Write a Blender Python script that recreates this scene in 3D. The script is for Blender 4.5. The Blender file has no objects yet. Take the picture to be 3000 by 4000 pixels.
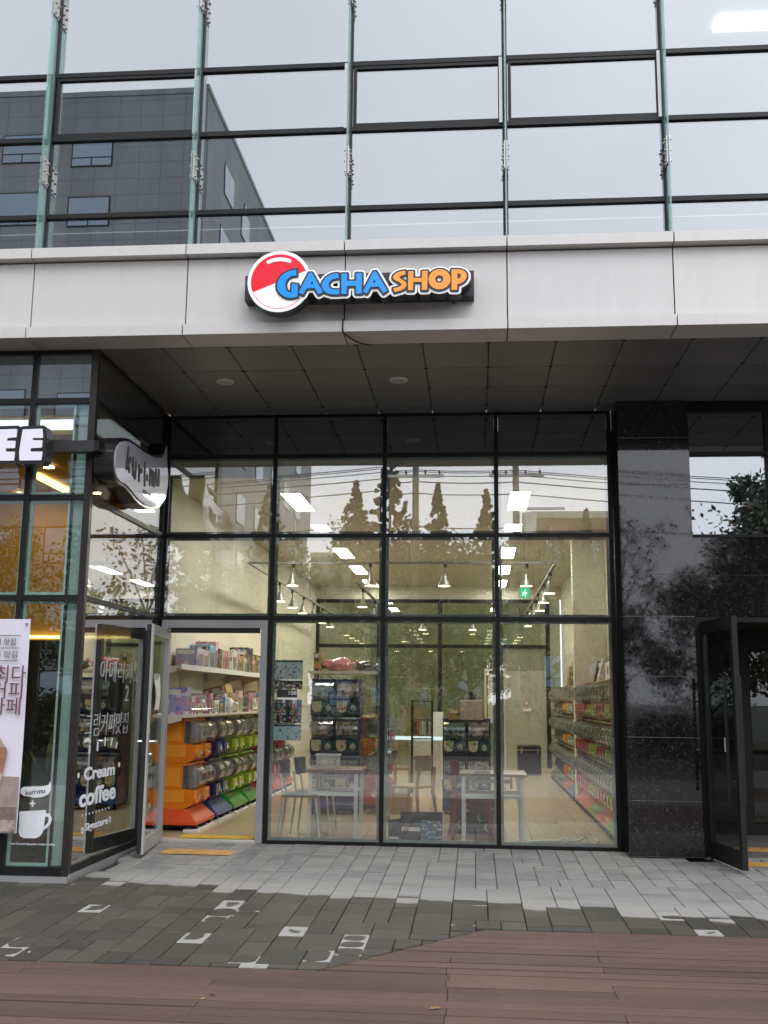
import bpy, bmesh, math, random
import numpy as np
from mathutils import Vector, Matrix
random.seed(7); rng = np.random.default_rng(7)
D = bpy.data; scene = bpy.context.scene; COL = scene.collection
R = math.radians

# ------------------------------------------------------------------ camera
cam_d = D.cameras.new('camera'); cam = D.objects.new('camera', cam_d); COL.objects.link(cam)
CP, YAW, PITCH, ROLL = (3.3651, -11.1958, 1.4689), 0.0866, 0.1755, 0.0104
_f = Vector((-math.sin(YAW)*math.cos(PITCH), math.cos(YAW)*math.cos(PITCH), math.sin(PITCH)))
_r = Vector((math.cos(YAW), math.sin(YAW), 0)); _u = _r.cross(_f)
_r2 = _r*math.cos(ROLL)+_u*math.sin(ROLL); _u2 = -_r*math.sin(ROLL)+_u*math.cos(ROLL)
cam.matrix_world = Matrix(((_r2.x,_u2.x,-_f.x,CP[0]),(_r2.y,_u2.y,-_f.y,CP[1]),(_r2.z,_u2.z,-_f.z,CP[2]),(0,0,0,1)))
cam_d.sensor_fit = 'VERTICAL'; cam_d.sensor_height = 36.0; cam_d.sensor_width = 27.0
cam_d.lens = 4126.6/4000*36; cam_d.clip_start = .05; cam_d.clip_end = 2000
scene.camera = cam

# ------------------------------------------------------------------ overcast sky
SUN_EL, SUN_AZ = R(50), R(150)
world = D.worlds.new('World'); scene.world = world; world.use_nodes = True
nt = world.node_tree; nt.nodes.clear()
sky = nt.nodes.new('ShaderNodeTexSky'); sky.sky_type = 'NISHITA'; sky.sun_disc = False
sky.sun_elevation = SUN_EL; sky.sun_rotation = SUN_AZ; sky.air_density = 1.0; sky.dust_density = 6.0; sky.ozone_density = 1.0
hs = nt.nodes.new('ShaderNodeHueSaturation'); hs.inputs['Saturation'].default_value = .16
mx = nt.nodes.new('ShaderNodeMix'); mx.data_type = 'RGBA'; mx.inputs[0].default_value = .82
mx.inputs[7].default_value = (12.0, 12.35, 13.3, 1)
bg = nt.nodes.new('ShaderNodeBackground'); bg.inputs[1].default_value = .13
wo = nt.nodes.new('ShaderNodeOutputWorld')
nt.links.new(sky.outputs[0], hs.inputs['Color']); nt.links.new(hs.outputs[0], mx.inputs[6])
tcw = nt.nodes.new('ShaderNodeTexCoord'); nzw = nt.nodes.new('ShaderNodeTexNoise'); nzw.inputs['Scale'].default_value = 2.2; nzw.inputs['Detail'].default_value = 5
rpw = nt.nodes.new('ShaderNodeValToRGB'); rpw.color_ramp.elements[0].position = .3; rpw.color_ramp.elements[0].color = (.90,.905,.92,1); rpw.color_ramp.elements[1].position = .7; rpw.color_ramp.elements[1].color = (1.06,1.055,1.05,1)
mw = nt.nodes.new('ShaderNodeMix'); mw.data_type = 'RGBA'; mw.blend_type = 'MULTIPLY'; mw.inputs[0].default_value = 1
nt.links.new(tcw.outputs['Generated'], nzw.inputs['Vector']); nt.links.new(nzw.outputs[0], rpw.inputs[0]); nt.links.new(mx.outputs[2], mw.inputs[6]); nt.links.new(rpw.outputs[0], mw.inputs[7])
nt.links.new(mw.outputs[2], bg.inputs[0]); nt.links.new(bg.outputs[0], wo.inputs[0])
sun_d = D.lights.new('sun', 'SUN'); sun_d.energy = .6; sun_d.angle = R(30); sun_d.color = (1, .98, .95)
sun = D.objects.new('sun', sun_d); COL.objects.link(sun)
sun.rotation_euler = (math.pi/2-SUN_EL, 0, math.pi-SUN_AZ)
vs = scene.view_settings; vs.view_transform = 'Standard'; vs.look = 'None'; vs.exposure = .50; vs.gamma = 1; vs.use_curve_mapping = False
cy = scene.cycles; cy.max_bounces = 10; cy.transparent_max_bounces = 24; cy.glossy_bounces = 6; cy.diffuse_bounces = 4
cy.sample_clamp_indirect = 6; cy.caustics_reflective = False; cy.caustics_refractive = False

# ------------------------------------------------------------------ materials
def new_mat(name):
    m = D.materials.new(name); m.use_nodes = True; m.node_tree.nodes.clear(); return m, m.node_tree
def node(t, ty, **k):
    n = t.nodes.new(ty)
    for a, v in k.items(): setattr(n, a, v)
    return n
def inp(t, sock, v):
    if hasattr(v, 'is_output') or isinstance(v, bpy.types.NodeSocket): t.links.new(v, sock)
    elif isinstance(v, (tuple, list)) and len(v) == 3 and sock.type == 'RGBA': sock.default_value = (*v, 1)
    else: sock.default_value = v
def math_n(t, op, a, b=None, clamp=False):
    n = node(t, 'ShaderNodeMath', operation=op); n.use_clamp = clamp; inp(t, n.inputs[0], a)
    if b is not None: inp(t, n.inputs[1], b)
    return n.outputs[0]
def mixc(t, f, a, b, mode='MIX'):
    n = node(t, 'ShaderNodeMix', data_type='RGBA', blend_type=mode); inp(t, n.inputs[0], f); inp(t, n.inputs[6], a); inp(t, n.inputs[7], b); return n.outputs[2]
def noise(t, scale, detail=4, vec=None, rough=.55, out=0):
    n = node(t, 'ShaderNodeTexNoise'); n.inputs['Scale'].default_value = scale; n.inputs['Detail'].default_value = detail; n.inputs['Roughness'].default_value = rough
    if vec is not None: t.links.new(vec, n.inputs['Vector'])
    return n.outputs[out]
def ramp(t, f, stops):
    n = node(t, 'ShaderNodeValToRGB'); e = n.color_ramp.elements
    while len(e) < len(stops): e.new(.5)
    for i, (p, c) in enumerate(stops):
        e[i].position = p; e[i].color = (*c, 1) if len(c) == 3 else c
    inp(t, n.inputs[0], f); return n.outputs[0]
def pos(t): return node(t, 'ShaderNodeNewGeometry').outputs['Position']
def mapped(t, vec, scale=(1,1,1), rot=(0,0,0)):
    n = node(t, 'ShaderNodeMapping'); n.inputs['Scale'].default_value = scale; n.inputs['Rotation'].default_value = rot; t.links.new(vec, n.inputs['Vector']); return n.outputs[0]
def bump(t, h, s, d=.01):
    n = node(t, 'ShaderNodeBump'); n.inputs['Strength'].default_value = s; n.inputs['Distance'].default_value = d; t.links.new(h, n.inputs['Height']); return n.outputs[0]
def out(t, sh):
    o = node(t, 'ShaderNodeOutputMaterial'); t.links.new(sh, o.inputs[0])
def principled(t, col, rough=.5, metal=0, normal=None, **k):
    p = node(t, 'ShaderNodeBsdfPrincipled'); inp(t, p.inputs['Base Color'], col); inp(t, p.inputs['Roughness'], rough); inp(t, p.inputs['Metallic'], metal)
    if normal is not None: t.links.new(normal, p.inputs['Normal'])
    for a, v in k.items(): inp(t, p.inputs[a.replace('_', ' ')], v)
    return p.outputs[0]
def plain(name, col, rough=.5, metal=0, var=.12, scale=6, bmp=0, **k):
    m, t = new_mat(name)
    tc = node(t, 'ShaderNodeTexCoord').outputs['Object']
    n = noise(t, scale, 5, tc)
    f = ramp(t, n, [(.3, (1-var,)*3), (.7, (1+var*.4,)*3)])
    c = mixc(t, 1, col, f, 'MULTIPLY')
    nr = bump(t, noise(t, scale*12, 3, tc), bmp) if bmp else None
    out(t, principled(t, c, rough, metal, nr, **k)); return m
def emit(name, col, s):
    m, t = new_mat(name); e = node(t, 'ShaderNodeEmission'); inp(t, e.inputs[0], col); e.inputs[1].default_value = s; out(t, e.outputs[0]); return m
def glass(name, r0, tint, wav=.06, wscale=1.3, rough=0.0, gcol=(1,1,1), film=0.0, filmcol=(.5,.5,.5)):
    # thin architectural glass: straight-through transmission plus mirror reflection that grows at grazing angles
    m, t = new_mat(name)
    lw = node(t, 'ShaderNodeLayerWeight'); lw.inputs[0].default_value = .5
    f5 = math_n(t, 'POWER', lw.outputs['Facing'], 5.0)
    f = math_n(t, 'MULTIPLY_ADD', f5, 1-r0); f.node.inputs[2].default_value = r0
    tr = node(t, 'ShaderNodeBsdfTransparent'); inp(t, tr.inputs[0], tint)
    gl = node(t, 'ShaderNodeBsdfGlossy'); inp(t, gl.inputs[0], gcol); gl.inputs['Roughness'].default_value = rough
    oi = node(t, 'ShaderNodeObjectInfo')
    va = node(t, 'ShaderNodeVectorMath', operation='ADD'); t.links.new(pos(t), va.inputs[0]); t.links.new(oi.outputs['Random'], va.inputs[1])
    if wav: t.links.new(bump(t, noise(t, wscale, 1.5, va.outputs[0]), wav, .02), gl.inputs['Normal'])
    base = tr.outputs[0]
    if film:
        df = node(t, 'ShaderNodeBsdfDiffuse'); inp(t, df.inputs[0], filmcol)
        ms0 = node(t, 'ShaderNodeMixShader'); ms0.inputs[0].default_value = film; t.links.new(base, ms0.inputs[1]); t.links.new(df.outputs[0], ms0.inputs[2]); base = ms0.outputs[0]
    ms = node(t, 'ShaderNodeMixShader'); t.links.new(f, ms.inputs[0]); t.links.new(base, ms.inputs[1]); t.links.new(gl.outputs[0], ms.inputs[2])
    out(t, ms.outputs[0]); return m

M = {}
M['glass_shop'] = glass('glass_shop', .175, (.965,.978,.955), .003, .6)
M['glass_cafe'] = glass('glass_cafe', .14, (.87,.92,.9), .02, .8)
M['glass_side'] = glass('glass_side', .56, (.55,.6,.58), .03, .8)
M['glass_rear'] = glass('glass_rear', .10, (.9,.93,.88), .02, .8)
M['glass_upper'] = glass('glass_upper', .28, (.42,.47,.47), .05, .55, gcol=(.93,.97,1))
M['glass_fin'] = glass('glass_fin', .06, (.70,.86,.81), 0, film=.30, filmcol=(.42,.66,.60))
M['glass_door'] = glass('glass_door', .06, (.90,.93,.91), .03, .9)
M['glass_dark'] = glass('glass_dark', .05, (.6,.64,.62), .03, .9)
M['clear_plastic'] = glass('clear_plastic', .09, (.95,.955,.94), .25, 5, rough=.05, film=.03, filmcol=(.75,.75,.72))
M['spandrel_dark'] = glass('spandrel_dark', .24, (0,0,0), .015, .8, film=1, filmcol=(.022,.024,.025))
M['spandrel_teal'] = glass('spandrel_teal', .26, (0,0,0), .02, .8, film=1, filmcol=(.06,.085,.088))
M['black_frame'] = plain('black_frame', (.009,.009,.0095), .45, .0, .25, 4, Specular_IOR_Level=.3)
M['brown_frame'] = plain('brown_frame', (.035,.028,.026), .35, .3, .25, 4)
M['alu'] = plain('alu', (.42,.43,.43), .38, .55, .1, 3)
M['alu_light'] = plain('alu_light', (.55,.55,.54), .4, .4, .1, 3)
M['steel'] = plain('steel', (.5,.48,.45), .3, .9, .1, 8)
M['chrome'] = plain('chrome', (.75,.75,.74), .12, 1, .05, 8)
M['gasket'] = plain('gasket', (.17,.22,.21), .5, 0, .15, 2)
M['gasket_teal'] = plain('gasket_teal', (.55,.70,.66), .45, 0, .12, 2)
M['rubber'] = plain('rubber', (.01,.01,.01), .6)
def fascia_mat(name='fascia_panel', c1=(.555,.540,.522), c2=(.59,.573,.553)):
    m, t = new_mat(name); p = pos(t)
    st = noise(t, 1, 5, mapped(t, p, (7, 7, .5)), .6)
    c = mixc(t, ramp(t, st, [(.35,(0,0,0)),(.75,(1,1,1))]), c1, c2)
    sp = noise(t, 2.3, 6, mapped(t, p, (5, 5, .7)), .7)
    c = mixc(t, ramp(t, sp, [(.58,(0,0,0)),(.80,(.3,.3,.3))]), c, (.40,.385,.36))
    oi = node(t, 'ShaderNodeObjectInfo').outputs['Random']
    c = mixc(t, 1, c, ramp(t, oi, [(0,(.96,.96,.97)),(1,(1,1,.99))]), 'MULTIPLY')
    nr = bump(t, noise(t, 1.4, 2, p), .06, .03)
    out(t, principled(t, c, .42, .08, nr)); return m
M['fascia'] = fascia_mat()
M['soffit'] = plain('soffit_panel', (.150,.154,.157), .45, .1, .22, 1.5, Specular_IOR_Level=.6)
M['joint'] = plain('joint', (.03,.028,.026), .8)
def granite():
    m, t = new_mat('black_granite'); p = node(t, 'ShaderNodeTexCoord').outputs['Object']
    p = pos(t)
    v1 = node(t, 'ShaderNodeTexVoronoi'); v1.inputs['Scale'].default_value = 42; v1.inputs['Randomness'].default_value = 1
    wv = node(t, 'ShaderNodeVectorMath', operation='ADD'); t.links.new(p, wv.inputs[0])
    nz = node(t, 'ShaderNodeTexNoise'); nz.inputs['Scale'].default_value = 22; t.links.new(p, nz.inputs['Vector'])
    sc = node(t, 'ShaderNodeVectorMath', operation='SCALE'); t.links.new(nz.outputs['Color'], sc.inputs[0]); sc.inputs['Scale'].default_value = .045
    t.links.new(sc.outputs[0], wv.inputs[1]); t.links.new(wv.outputs[0], v1.inputs['Vector'])
    rv = node(t, 'ShaderNodeSeparateColor'); t.links.new(v1.outputs['Color'], rv.inputs[0])
    big = ramp(t, rv.outputs[0], [(.50,(.0075,.0075,.008)),(.75,(.014,.014,.0145)),(.92,(.017,.017,.018)),(.995,(.028,.028,.031))])
    v2 = node(t, 'ShaderNodeTexVoronoi'); v2.inputs['Scale'].default_value = 75; t.links.new(wv.outputs[0], v2.inputs['Vector'])
    r2 = node(t, 'ShaderNodeSeparateColor'); t.links.new(v2.outputs['Color'], r2.inputs[0])
    fl = ramp(t, r2.outputs[1], [(.93,(0,0,0)),(.995,(.03,.03,.032))])
    blue = ramp(t, r2.outputs[2], [(.985,(0,0,0)),(.995,(.04,.05,.09))])
    c = mixc(t, 1, mixc(t, 1, big, fl, 'ADD'), blue, 'ADD')
    rg = ramp(t, rv.outputs[1], [(.2,(.02,)*3),(.9,(.06,)*3)])
    out(t, principled(t, c, rg, 0, None, IOR=1.64)); return m
M['granite'] = granite()
def paver_mat(name, patch=False):
    m, t = new_mat(name); p = pos(t); oi = math_n(t, 'FRACT', math_n(t, 'ADD', node(t, 'ShaderNodeNewGeometry').outputs['Random Per Island'], node(t, 'ShaderNodeObjectInfo').outputs['Random']))
    sx = node(t, 'ShaderNodeSeparateXYZ'); t.links.new(p, sx.inputs[0])
    n1 = noise(t, 6, 4, p); n2 = noise(t, 1.0, 3, p)
    g = mixc(t, noise(t, 45, 5, mapped(t, p, (.35,1.2,1))), (.185,.183,.18), (.30,.295,.287))
    g = mixc(t, 1, g, ramp(t, oi, [(0,(.80,.81,.83)),(.5,(1,1,1)),(1,(1.1,1.08,1.04))]), 'MULTIPLY')
    g = mixc(t, ramp(t, noise(t, 3.2, 5, mapped(t, p, (.5,1.6,1))), [(.55,(0,0,0)),(.75,(.7,.7,.7))]), g, (.14,.136,.128))
    wetc = mixc(t, noise(t, 30, 5, mapped(t, p, (.3,1.3,1))), (.038,.035,.029), (.080,.075,.063))
    wetc = mixc(t, 1, wetc, ramp(t, oi, [(0,(.78,.78,.78)),(1,(1.25,1.23,1.17))]), 'MULTIPLY')
    # rain reached everything in front of the canopy's drip line; the shape of the edge follows single stones
    e = math_n(t, 'ADD', sx.outputs['Y'], math_n(t, 'MULTIPLY', math_n(t, 'SUBTRACT', n1, .5), .16))
    e = math_n(t, 'ADD', e, math_n(t, 'MULTIPLY', math_n(t, 'SUBTRACT', oi, .5), .30))
    e = math_n(t, 'ADD', e, math_n(t, 'MULTIPLY', sx.outputs['X'], .155))
    wet = math_n(t, 'MULTIPLY', math_n(t, 'SUBTRACT', -2.19, e), 22, True)
    edge = math_n(t, 'SUBTRACT', 1, math_n(t, 'MULTIPLY', math_n(t, 'ABSOLUTE', math_n(t, 'ADD', e, 2.02)), 2.4), True)
    g = mixc(t, math_n(t, 'MULTIPLY', edge, .55), g, (.33,.318,.295))
    if patch:
        gn = node(t, 'ShaderNodeTexCoord').outputs['Generated']
        s2 = node(t, 'ShaderNodeSeparateXYZ'); t.links.new(gn, s2.inputs[0])
        def ed(o, k=13.7): return math_n(t, 'POWER', math_n(t, 'ABSOLUTE', math_n(t, 'ADD', math_n(t, 'SUBTRACT', math_n(t, 'MULTIPLY', o, 2), 1.0), math_n(t, 'MULTIPLY', math_n(t, 'SUBTRACT', math_n(t, 'FRACT', math_n(t, 'MULTIPLY', oi, k)), .5), .5))), 3.0)
        dd = math_n(t, 'ADD', ed(s2.outputs[0]), ed(s2.outputs[1], 29.3))
        dd = math_n(t, 'ADD', dd, math_n(t, 'MULTIPLY', math_n(t, 'SUBTRACT', noise(t, 5, 3, p), .5), 2.2))
        dd = math_n(t, 'ADD', dd, math_n(t, 'MULTIPLY', math_n(t, 'SUBTRACT', oi, .5), 2.4))
        dry = math_n(t, 'MULTIPLY', math_n(t, 'SUBTRACT', dd, .85), 5, True)
        wet = math_n(t, 'MULTIPLY', wet, math_n(t, 'SUBTRACT', 1, dry))
        g = mixc(t, 1, (.33,.32,.305), ramp(t, noise(t, 40, 4, p), [(.3,(.85,)*3),(.7,(1.05,)*3)]), 'MULTIPLY')
    c = mixc(t, wet, g, wetc)
    rg = ramp(t, wet, [(0,(.9,)*3),(1,(.62,)*3)])
    nr = bump(t, noise(t, 90, 4, p), .35, .004)
    out(t, principled(t, c, rg, 0, nr, Specular_IOR_Level=.25)); return m
M['paver'] = paver_mat('paver'); M['paver_patch'] = paver_mat('paver_patch', True)
M['bed'] = plain('joint_sand', (.03,.028,.025), .95, 0, .3, 12)
def deck_mat():
    m, t = new_mat('deck_board'); tc = node(t, 'ShaderNodeTexCoord').outputs['Object']; oi = node(t, 'ShaderNodeObjectInfo').outputs['Random']
    p = pos(t)
    a = noise(t, 1, 6, mapped(t, p, (1.3, 45, 45)), .65); b = noise(t, 140, 3, p); d = noise(t, 1.3, 3, p)
    c = mixc(t, a, (.074,.045,.035), (.146,.097,.078))
    c = mixc(t, 1, c, ramp(t, oi, [(0,(.78,.77,.77)),(.5,(1,1,1)),(1,(1.22,1.22,1.2))]), 'MULTIPLY')
    c = mixc(t, 1, c, ramp(t, b, [(.3,(.80,)*3),(.7,(1.12,)*3)]), 'MULTIPLY')
    c = mixc(t, ramp(t, d, [(.5,(0,)*3),(.75,(.45,)*3)]), c, (.075,.052,.044))
    nr = bump(t, a, .25, .004)
    out(t, principled(t, c, ramp(t, d, [(.3,(.60,)*3),(.7,(.8,)*3)]), 0, nr, Specular_IOR_Level=.22)); return m
M['deck'] = deck_mat()
M['tactile'] = plain('tactile_yellow', (.58,.33,.10), .6, 0, .3, 8)
M['tactile_in'] = plain('tactile_yellow_clean', (.62,.42,.04), .5, 0, .15, 8)
M['tile'] = plain('floor_tile', (.50,.39,.26), .22, 0, .1, 3)
M['wall_cream'] = plain('wall_cream', (.63,.605,.49), .75, 0, .03, 1.2)
M['ceil_cream'] = plain('ceiling_cream', (.61,.585,.475), .8, 0, .03, 1)
M['dark_int'] = plain('dark_interior', (.055,.055,.045), .5, 0, .2, 1)
M['white'] = plain('white_paint', (.74,.73,.70), .45, 0, .06, 3)
M['offwhite'] = plain('off_white', (.60,.58,.50), .5, 0, .08, 3)
M['shelf'] = plain('shelf_cream', (.66,.62,.50), .45, 0, .06, 3)
M['wood'] = plain('table_wood', (.28,.19,.11), .4, 0, .25, 5)
M['pine'] = plain('pale_wood', (.45,.30,.16), .5, 0, .2, 5)
M['led'] = emit('led_diffuser', (1, .985, .87), 33)
M['lamp_warm'] = emit('spot_bulb', (1, .82, .45), 14); M['lamp_warm'].cycles.emission_sampling = 'NONE'
M['cafe_led'] = emit('cafe_led', (1, .70, .22), 4)
M['exit_green'] = emit('exit_green', (.05, .55, .22), 1.1); M['exit_white'] = emit('exit_white', (.8, 1, .85), 1.6)
M['glow_white'] = emit('light_table', (.80, .95, 1), 1.0)

def plastic(name, c, r=.25, var=.1): return plain(name, c, r, 0, var, 5, Coat_Weight=.4)
for n_, c_ in dict(orange=(.72,.19,.012), red_orange=(.68,.085,.018), navy=(.012,.022,.10), blue=(.02,.055,.24), lime=(.27,.40,.02), green=(.035,.26,.035), crimson=(.33,.012,.03), pink=(.62,.06,.10), red=(.50,.02,.018), dark=(.015,.015,.02), teal=(.02,.09,.13), yellow=(.65,.45,.04)).items():
    M[n_] = plastic('plastic_'+n_, c_)
def print_mat(name, cols, scale=9, base=(.75,.75,.72), amt=.62):
    # flat print of a product card: coloured patches on a light or dark ground
    m, t = new_mat(name); tc = node(t, 'ShaderNodeTexCoord').outputs['Object']
    oi = node(t, 'ShaderNodeObjectInfo').outputs['Random']
    va = node(t, 'ShaderNodeVectorMath', operation='ADD'); t.links.new(tc, va.inputs[0]); t.links.new(math_n(t, 'MULTIPLY', oi, 37.0), va.inputs[1])
    v = node(t, 'ShaderNodeTexVoronoi', distance='CHEBYCHEV'); v.inputs['Scale'].default_value = scale; v.inputs['Randomness'].default_value = .55; t.links.new(va.outputs[0], v.inputs['Vector'])
    s = node(t, 'ShaderNodeSeparateColor'); t.links.new(v.outputs['Color'], s.inputs[0])
    k = len(cols); n = node(t, 'ShaderNodeValToRGB'); n.color_ramp.interpolation = 'CONSTANT'; e = n.color_ramp.elements
    while len(e) < k: e.new(.5)
    for i, c in enumerate(cols): e[i].position = i/k; e[i].color = (*c, 1)
    t.links.new(s.outputs[0], n.inputs[0])
    msk = math_n(t, 'LESS_THAN', v.outputs['Distance'], .38)
    msk = math_n(t, 'MULTIPLY', msk, math_n(t, 'LESS_THAN', s.outputs[1], amt))
    c = mixc(t, msk, base, n.outputs[0])
    c = mixc(t, 1, c, ramp(t, noise(t, 60, 3, tc), [(.3,(.7,)*3),(.65,(1.1,)*3)]), 'MULTIPLY')
    out(t, principled(t, c, .35)); return m
M['card_a'] = print_mat('card_yellow', [(.6,.5,.1),(.2,.35,.1),(.5,.1,.08),(.1,.2,.4),(.7,.65,.5)], 22, (.62,.60,.38))
M['card_b'] = print_mat('card_pink', [(.6,.2,.2),(.5,.35,.15),(.15,.1,.1),(.7,.6,.5),(.25,.3,.45)], 20, (.60,.50,.42))
M['card_c'] = print_mat('card_blue', [(.1,.35,.55),(.5,.15,.15),(.7,.7,.65),(.1,.1,.2),(.25,.45,.2)], 20, (.30,.48,.55))
M['poster_blue'] = print_mat('poster_blue', [(.08,.3,.5),(.55,.12,.12),(.15,.4,.2),(.1,.1,.15),(.6,.45,.2)], 34, (.45,.66,.72), .7)
M['poster_pale'] = print_mat('poster_pale', [(.55,.2,.25),(.15,.3,.5),(.08,.08,.1),(.25,.45,.5),(.5,.5,.5)], 36, (.62,.72,.72), .5)
M['poster_dark'] = print_mat('poster_dark', [(.6,.2,.25),(.6,.55,.4),(.55,.6,.6),(.1,.25,.3),(.4,.3,.12)], 32, (.012,.016,.022), .6)
M['box_print'] = print_mat('box_print', [(.5,.08,.1),(.4,.5,.55),(.08,.08,.1),(.45,.3,.1),(.1,.25,.45)], 30, (.02,.02,.028), .38)
M['capsules'] = print_mat('capsule_mix', [(.38,.35,.32),(.3,.05,.07),(.06,.12,.3),(.45,.32,.06),(.22,.08,.27),(.06,.2,.08)], 26, (.07,.06,.055), .75)
def toy(name, base, cols): M[name] = print_mat(name, cols, 14, base, .6)
toy('toy_lilac', (.38,.34,.55), [(.2,.2,.5),(.7,.6,.7),(.6,.3,.4)])
toy('toy_cream', (.62,.50,.42), [(.5,.2,.2),(.3,.2,.15),(.7,.6,.3)])
toy('toy_sky', (.20,.42,.58), [(.6,.3,.5),(.1,.2,.4),(.7,.7,.6)])
toy('toy_black', (.03,.03,.03), [(.5,.3,.1),(.4,.4,.4),(.4,.1,.1)])
toy('toy_pink', (.62,.28,.36), [(.7,.6,.6),(.4,.1,.2),(.3,.3,.5)])
toy('toy_gold', (.40,.27,.06), [(.1,.08,.05),(.6,.5,.3),(.5,.2,.1)])
toy('toy_white', (.70,.69,.64), [(.2,.3,.5),(.5,.2,.2),(.15,.15,.15)])

# ------------------------------------------------------------------ mesh helpers
class MB:
    def __init__(s): s.v = []; s.f = []
    def add(s, vs, fs):
        o = len(s.v); s.v += [tuple(map(float, q)) for q in vs]; s.f += [tuple(i+o for i in q) for q in fs]; return s
    def box(s, x0, x1, y0, y1, z0, z1):
        return s.add([(x0,y0,z0),(x1,y0,z0),(x1,y1,z0),(x0,y1,z0),(x0,y0,z1),(x1,y0,z1),(x1,y1,z1),(x0,y1,z1)],
                     [(3,2,1,0),(4,5,6,7),(0,1,5,4),(1,2,6,5),(2,3,7,6),(3,0,4,7)])
    def bevbox(s, x0, x1, y0, y1, z0, z1, b):
        # box with chamfered upper edges
        return s.add([(x0,y0,z0),(x1,y0,z0),(x1,y1,z0),(x0,y1,z0),(x0,y0,z1-b),(x1,y0,z1-b),(x1,y1,z1-b),(x0,y1,z1-b),
                      (x0+b,y0+b,z1),(x1-b,y0+b,z1),(x1-b,y1-b,z1),(x0+b,y1-b,z1)],
                     [(3,2,1,0),(0,1,5,4),(1,2,6,5),(2,3,7,6),(3,0,4,7),(4,5,9,8),(5,6,10,9),(6,7,11,10),(7,4,8,11),(8,9,10,11)])
    def prism(s, poly, a, b, axis='x'):
        # poly: 2D points; extruded from a to b along axis
        n = len(poly)
        def P(q, w): return {'x': (w, q[0], q[1]), 'y': (q[0], w, q[1]), 'z': (q[0], q[1], w)}[axis]
        vs = [P(q, a) for q in poly]+[P(q, b) for q in poly]
        return s.add(vs, [tuple(range(n))[::-1], tuple(range(n, 2*n))]+[(i, (i+1) % n, n+(i+1) % n, n+i) for i in range(n)])
    def tube(s, pts, r, n=8, cap=True):
        pts = [Vector(q) for q in pts]; rr = r if isinstance(r, (list, tuple)) else [r]*len(pts); o = len(s.v); vs = []; fs = []
        up = None
        for i, q in enumerate(pts):
            d = (pts[min(i+1, len(pts)-1)]-pts[max(i-1, 0)]).normalized()
            if up is None: up = Vector((0,0,1)) if abs(d.z) < .9 else Vector((1,0,0))
            a = d.cross(up)
            if a.length < 1e-5: a = d.cross(Vector((0,1,0)))
            a.normalize(); b = a.cross(d).normalized(); up = b
            for k in range(n):
                w = 2*math.pi*k/n; vs.append(q+(a*math.cos(w)+b*math.sin(w))*rr[i])
        for i in range(len(pts)-1):
            for k in range(n): fs.append((i*n+k, i*n+(k+1) % n, (i+1)*n+(k+1) % n, (i+1)*n+k))
        if cap: fs += [tuple(range(n))[::-1], tuple((len(pts)-1)*n+k for k in range(n))]
        return s.add(vs, fs)
    def cyl(s, c, r, h, n=16, axis='z', r2=None):
        c = Vector(c); d = {'x': Vector((1,0,0)), 'y': Vector((0,1,0)), 'z': Vector((0,0,1))}[axis]
        return s.tube([c, c+d*h], [r, r if r2 is None else r2], n)
    def frame(s, x0, x1, z0, z1, y0, y1, w):
        s.box(x0, x1, y0, y1, z0, z0+w); s.box(x0, x1, y0, y1, z1-w, z1)
        s.box(x0, x0+w, y0, y1, z0+w, z1-w); return s.box(x1-w, x1, y0, y1, z0+w, z1-w)
    def frame_x(s, y0, y1, z0, z1, x0, x1, w):
        s.box(x0, x1, y0, y1, z0, z0+w); s.box(x0, x1, y0, y1, z1-w, z1)
        s.box(x0, x1, y0, y0+w, z0+w, z1-w); return s.box(x0, x1, y1-w, y1, z0+w, z1-w)
    def mesh(s, name, mat, smooth=False):
        me = D.meshes.new(name); me.from_pydata(s.v, [], s.f); me.validate()
        if mat is not None: me.materials.append(mat)
        if smooth: me.polygons.foreach_set('use_smooth', [True]*len(me.polygons))
        me.update(); return me
    def build(s, name, mat, parent=None, smooth=False, off=None):
        me = s.mesh(name, mat, smooth); o = D.objects.new(name, me); COL.objects.link(o)
        if parent is not None:
            o.parent = parent; w = off if off is not None else parent.get('_w', (0,0,0))
            if any(w):
                me.transform(Matrix.Translation(-Vector(w)))
            o['_w'] = tuple(w)
        return o
def tag(o, label, cat, group=None, kind=None):
    if label: o['label'] = label
    if cat: o['category'] = cat
    if group: o['group'] = group
    if kind: o['kind'] = kind
    return o
def thing(name, label, cat, loc=(0,0,0), group=None, rz=0):
    o = D.objects.new(name, None); COL.objects.link(o); o.location = loc; o.rotation_euler = (0,0,rz); o['_w'] = tuple(map(float, loc)); o.empty_display_size = .1
    return tag(o, label, cat, group)
def structure(o): o['kind'] = 'structure'; return o
def inst(name, me, loc, parent, rot=(0,0,0), mat=None):
    o = D.objects.new(name, me); COL.objects.link(o); o.parent = parent
    w = parent.get('_w', (0,0,0)); o.location = Vector(loc)-Vector(w); o.rotation_euler = rot
    if mat is not None:
        o.material_slots[0].link = 'OBJECT'; o.material_slots[0].material = mat
    return o
def copy_tree(o, parent=None):
    c = o.copy(); COL.objects.link(c); c.parent = parent
    for ch in o.children: copy_tree(ch, c)
    return c
def place(o, loc, rz=0, label=None, group=None):
    o.location = loc; o.rotation_euler = (0,0,rz); o['_w'] = tuple(map(float, loc))
    if label: o['label'] = label
    if group: o['group'] = group
    return o
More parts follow.
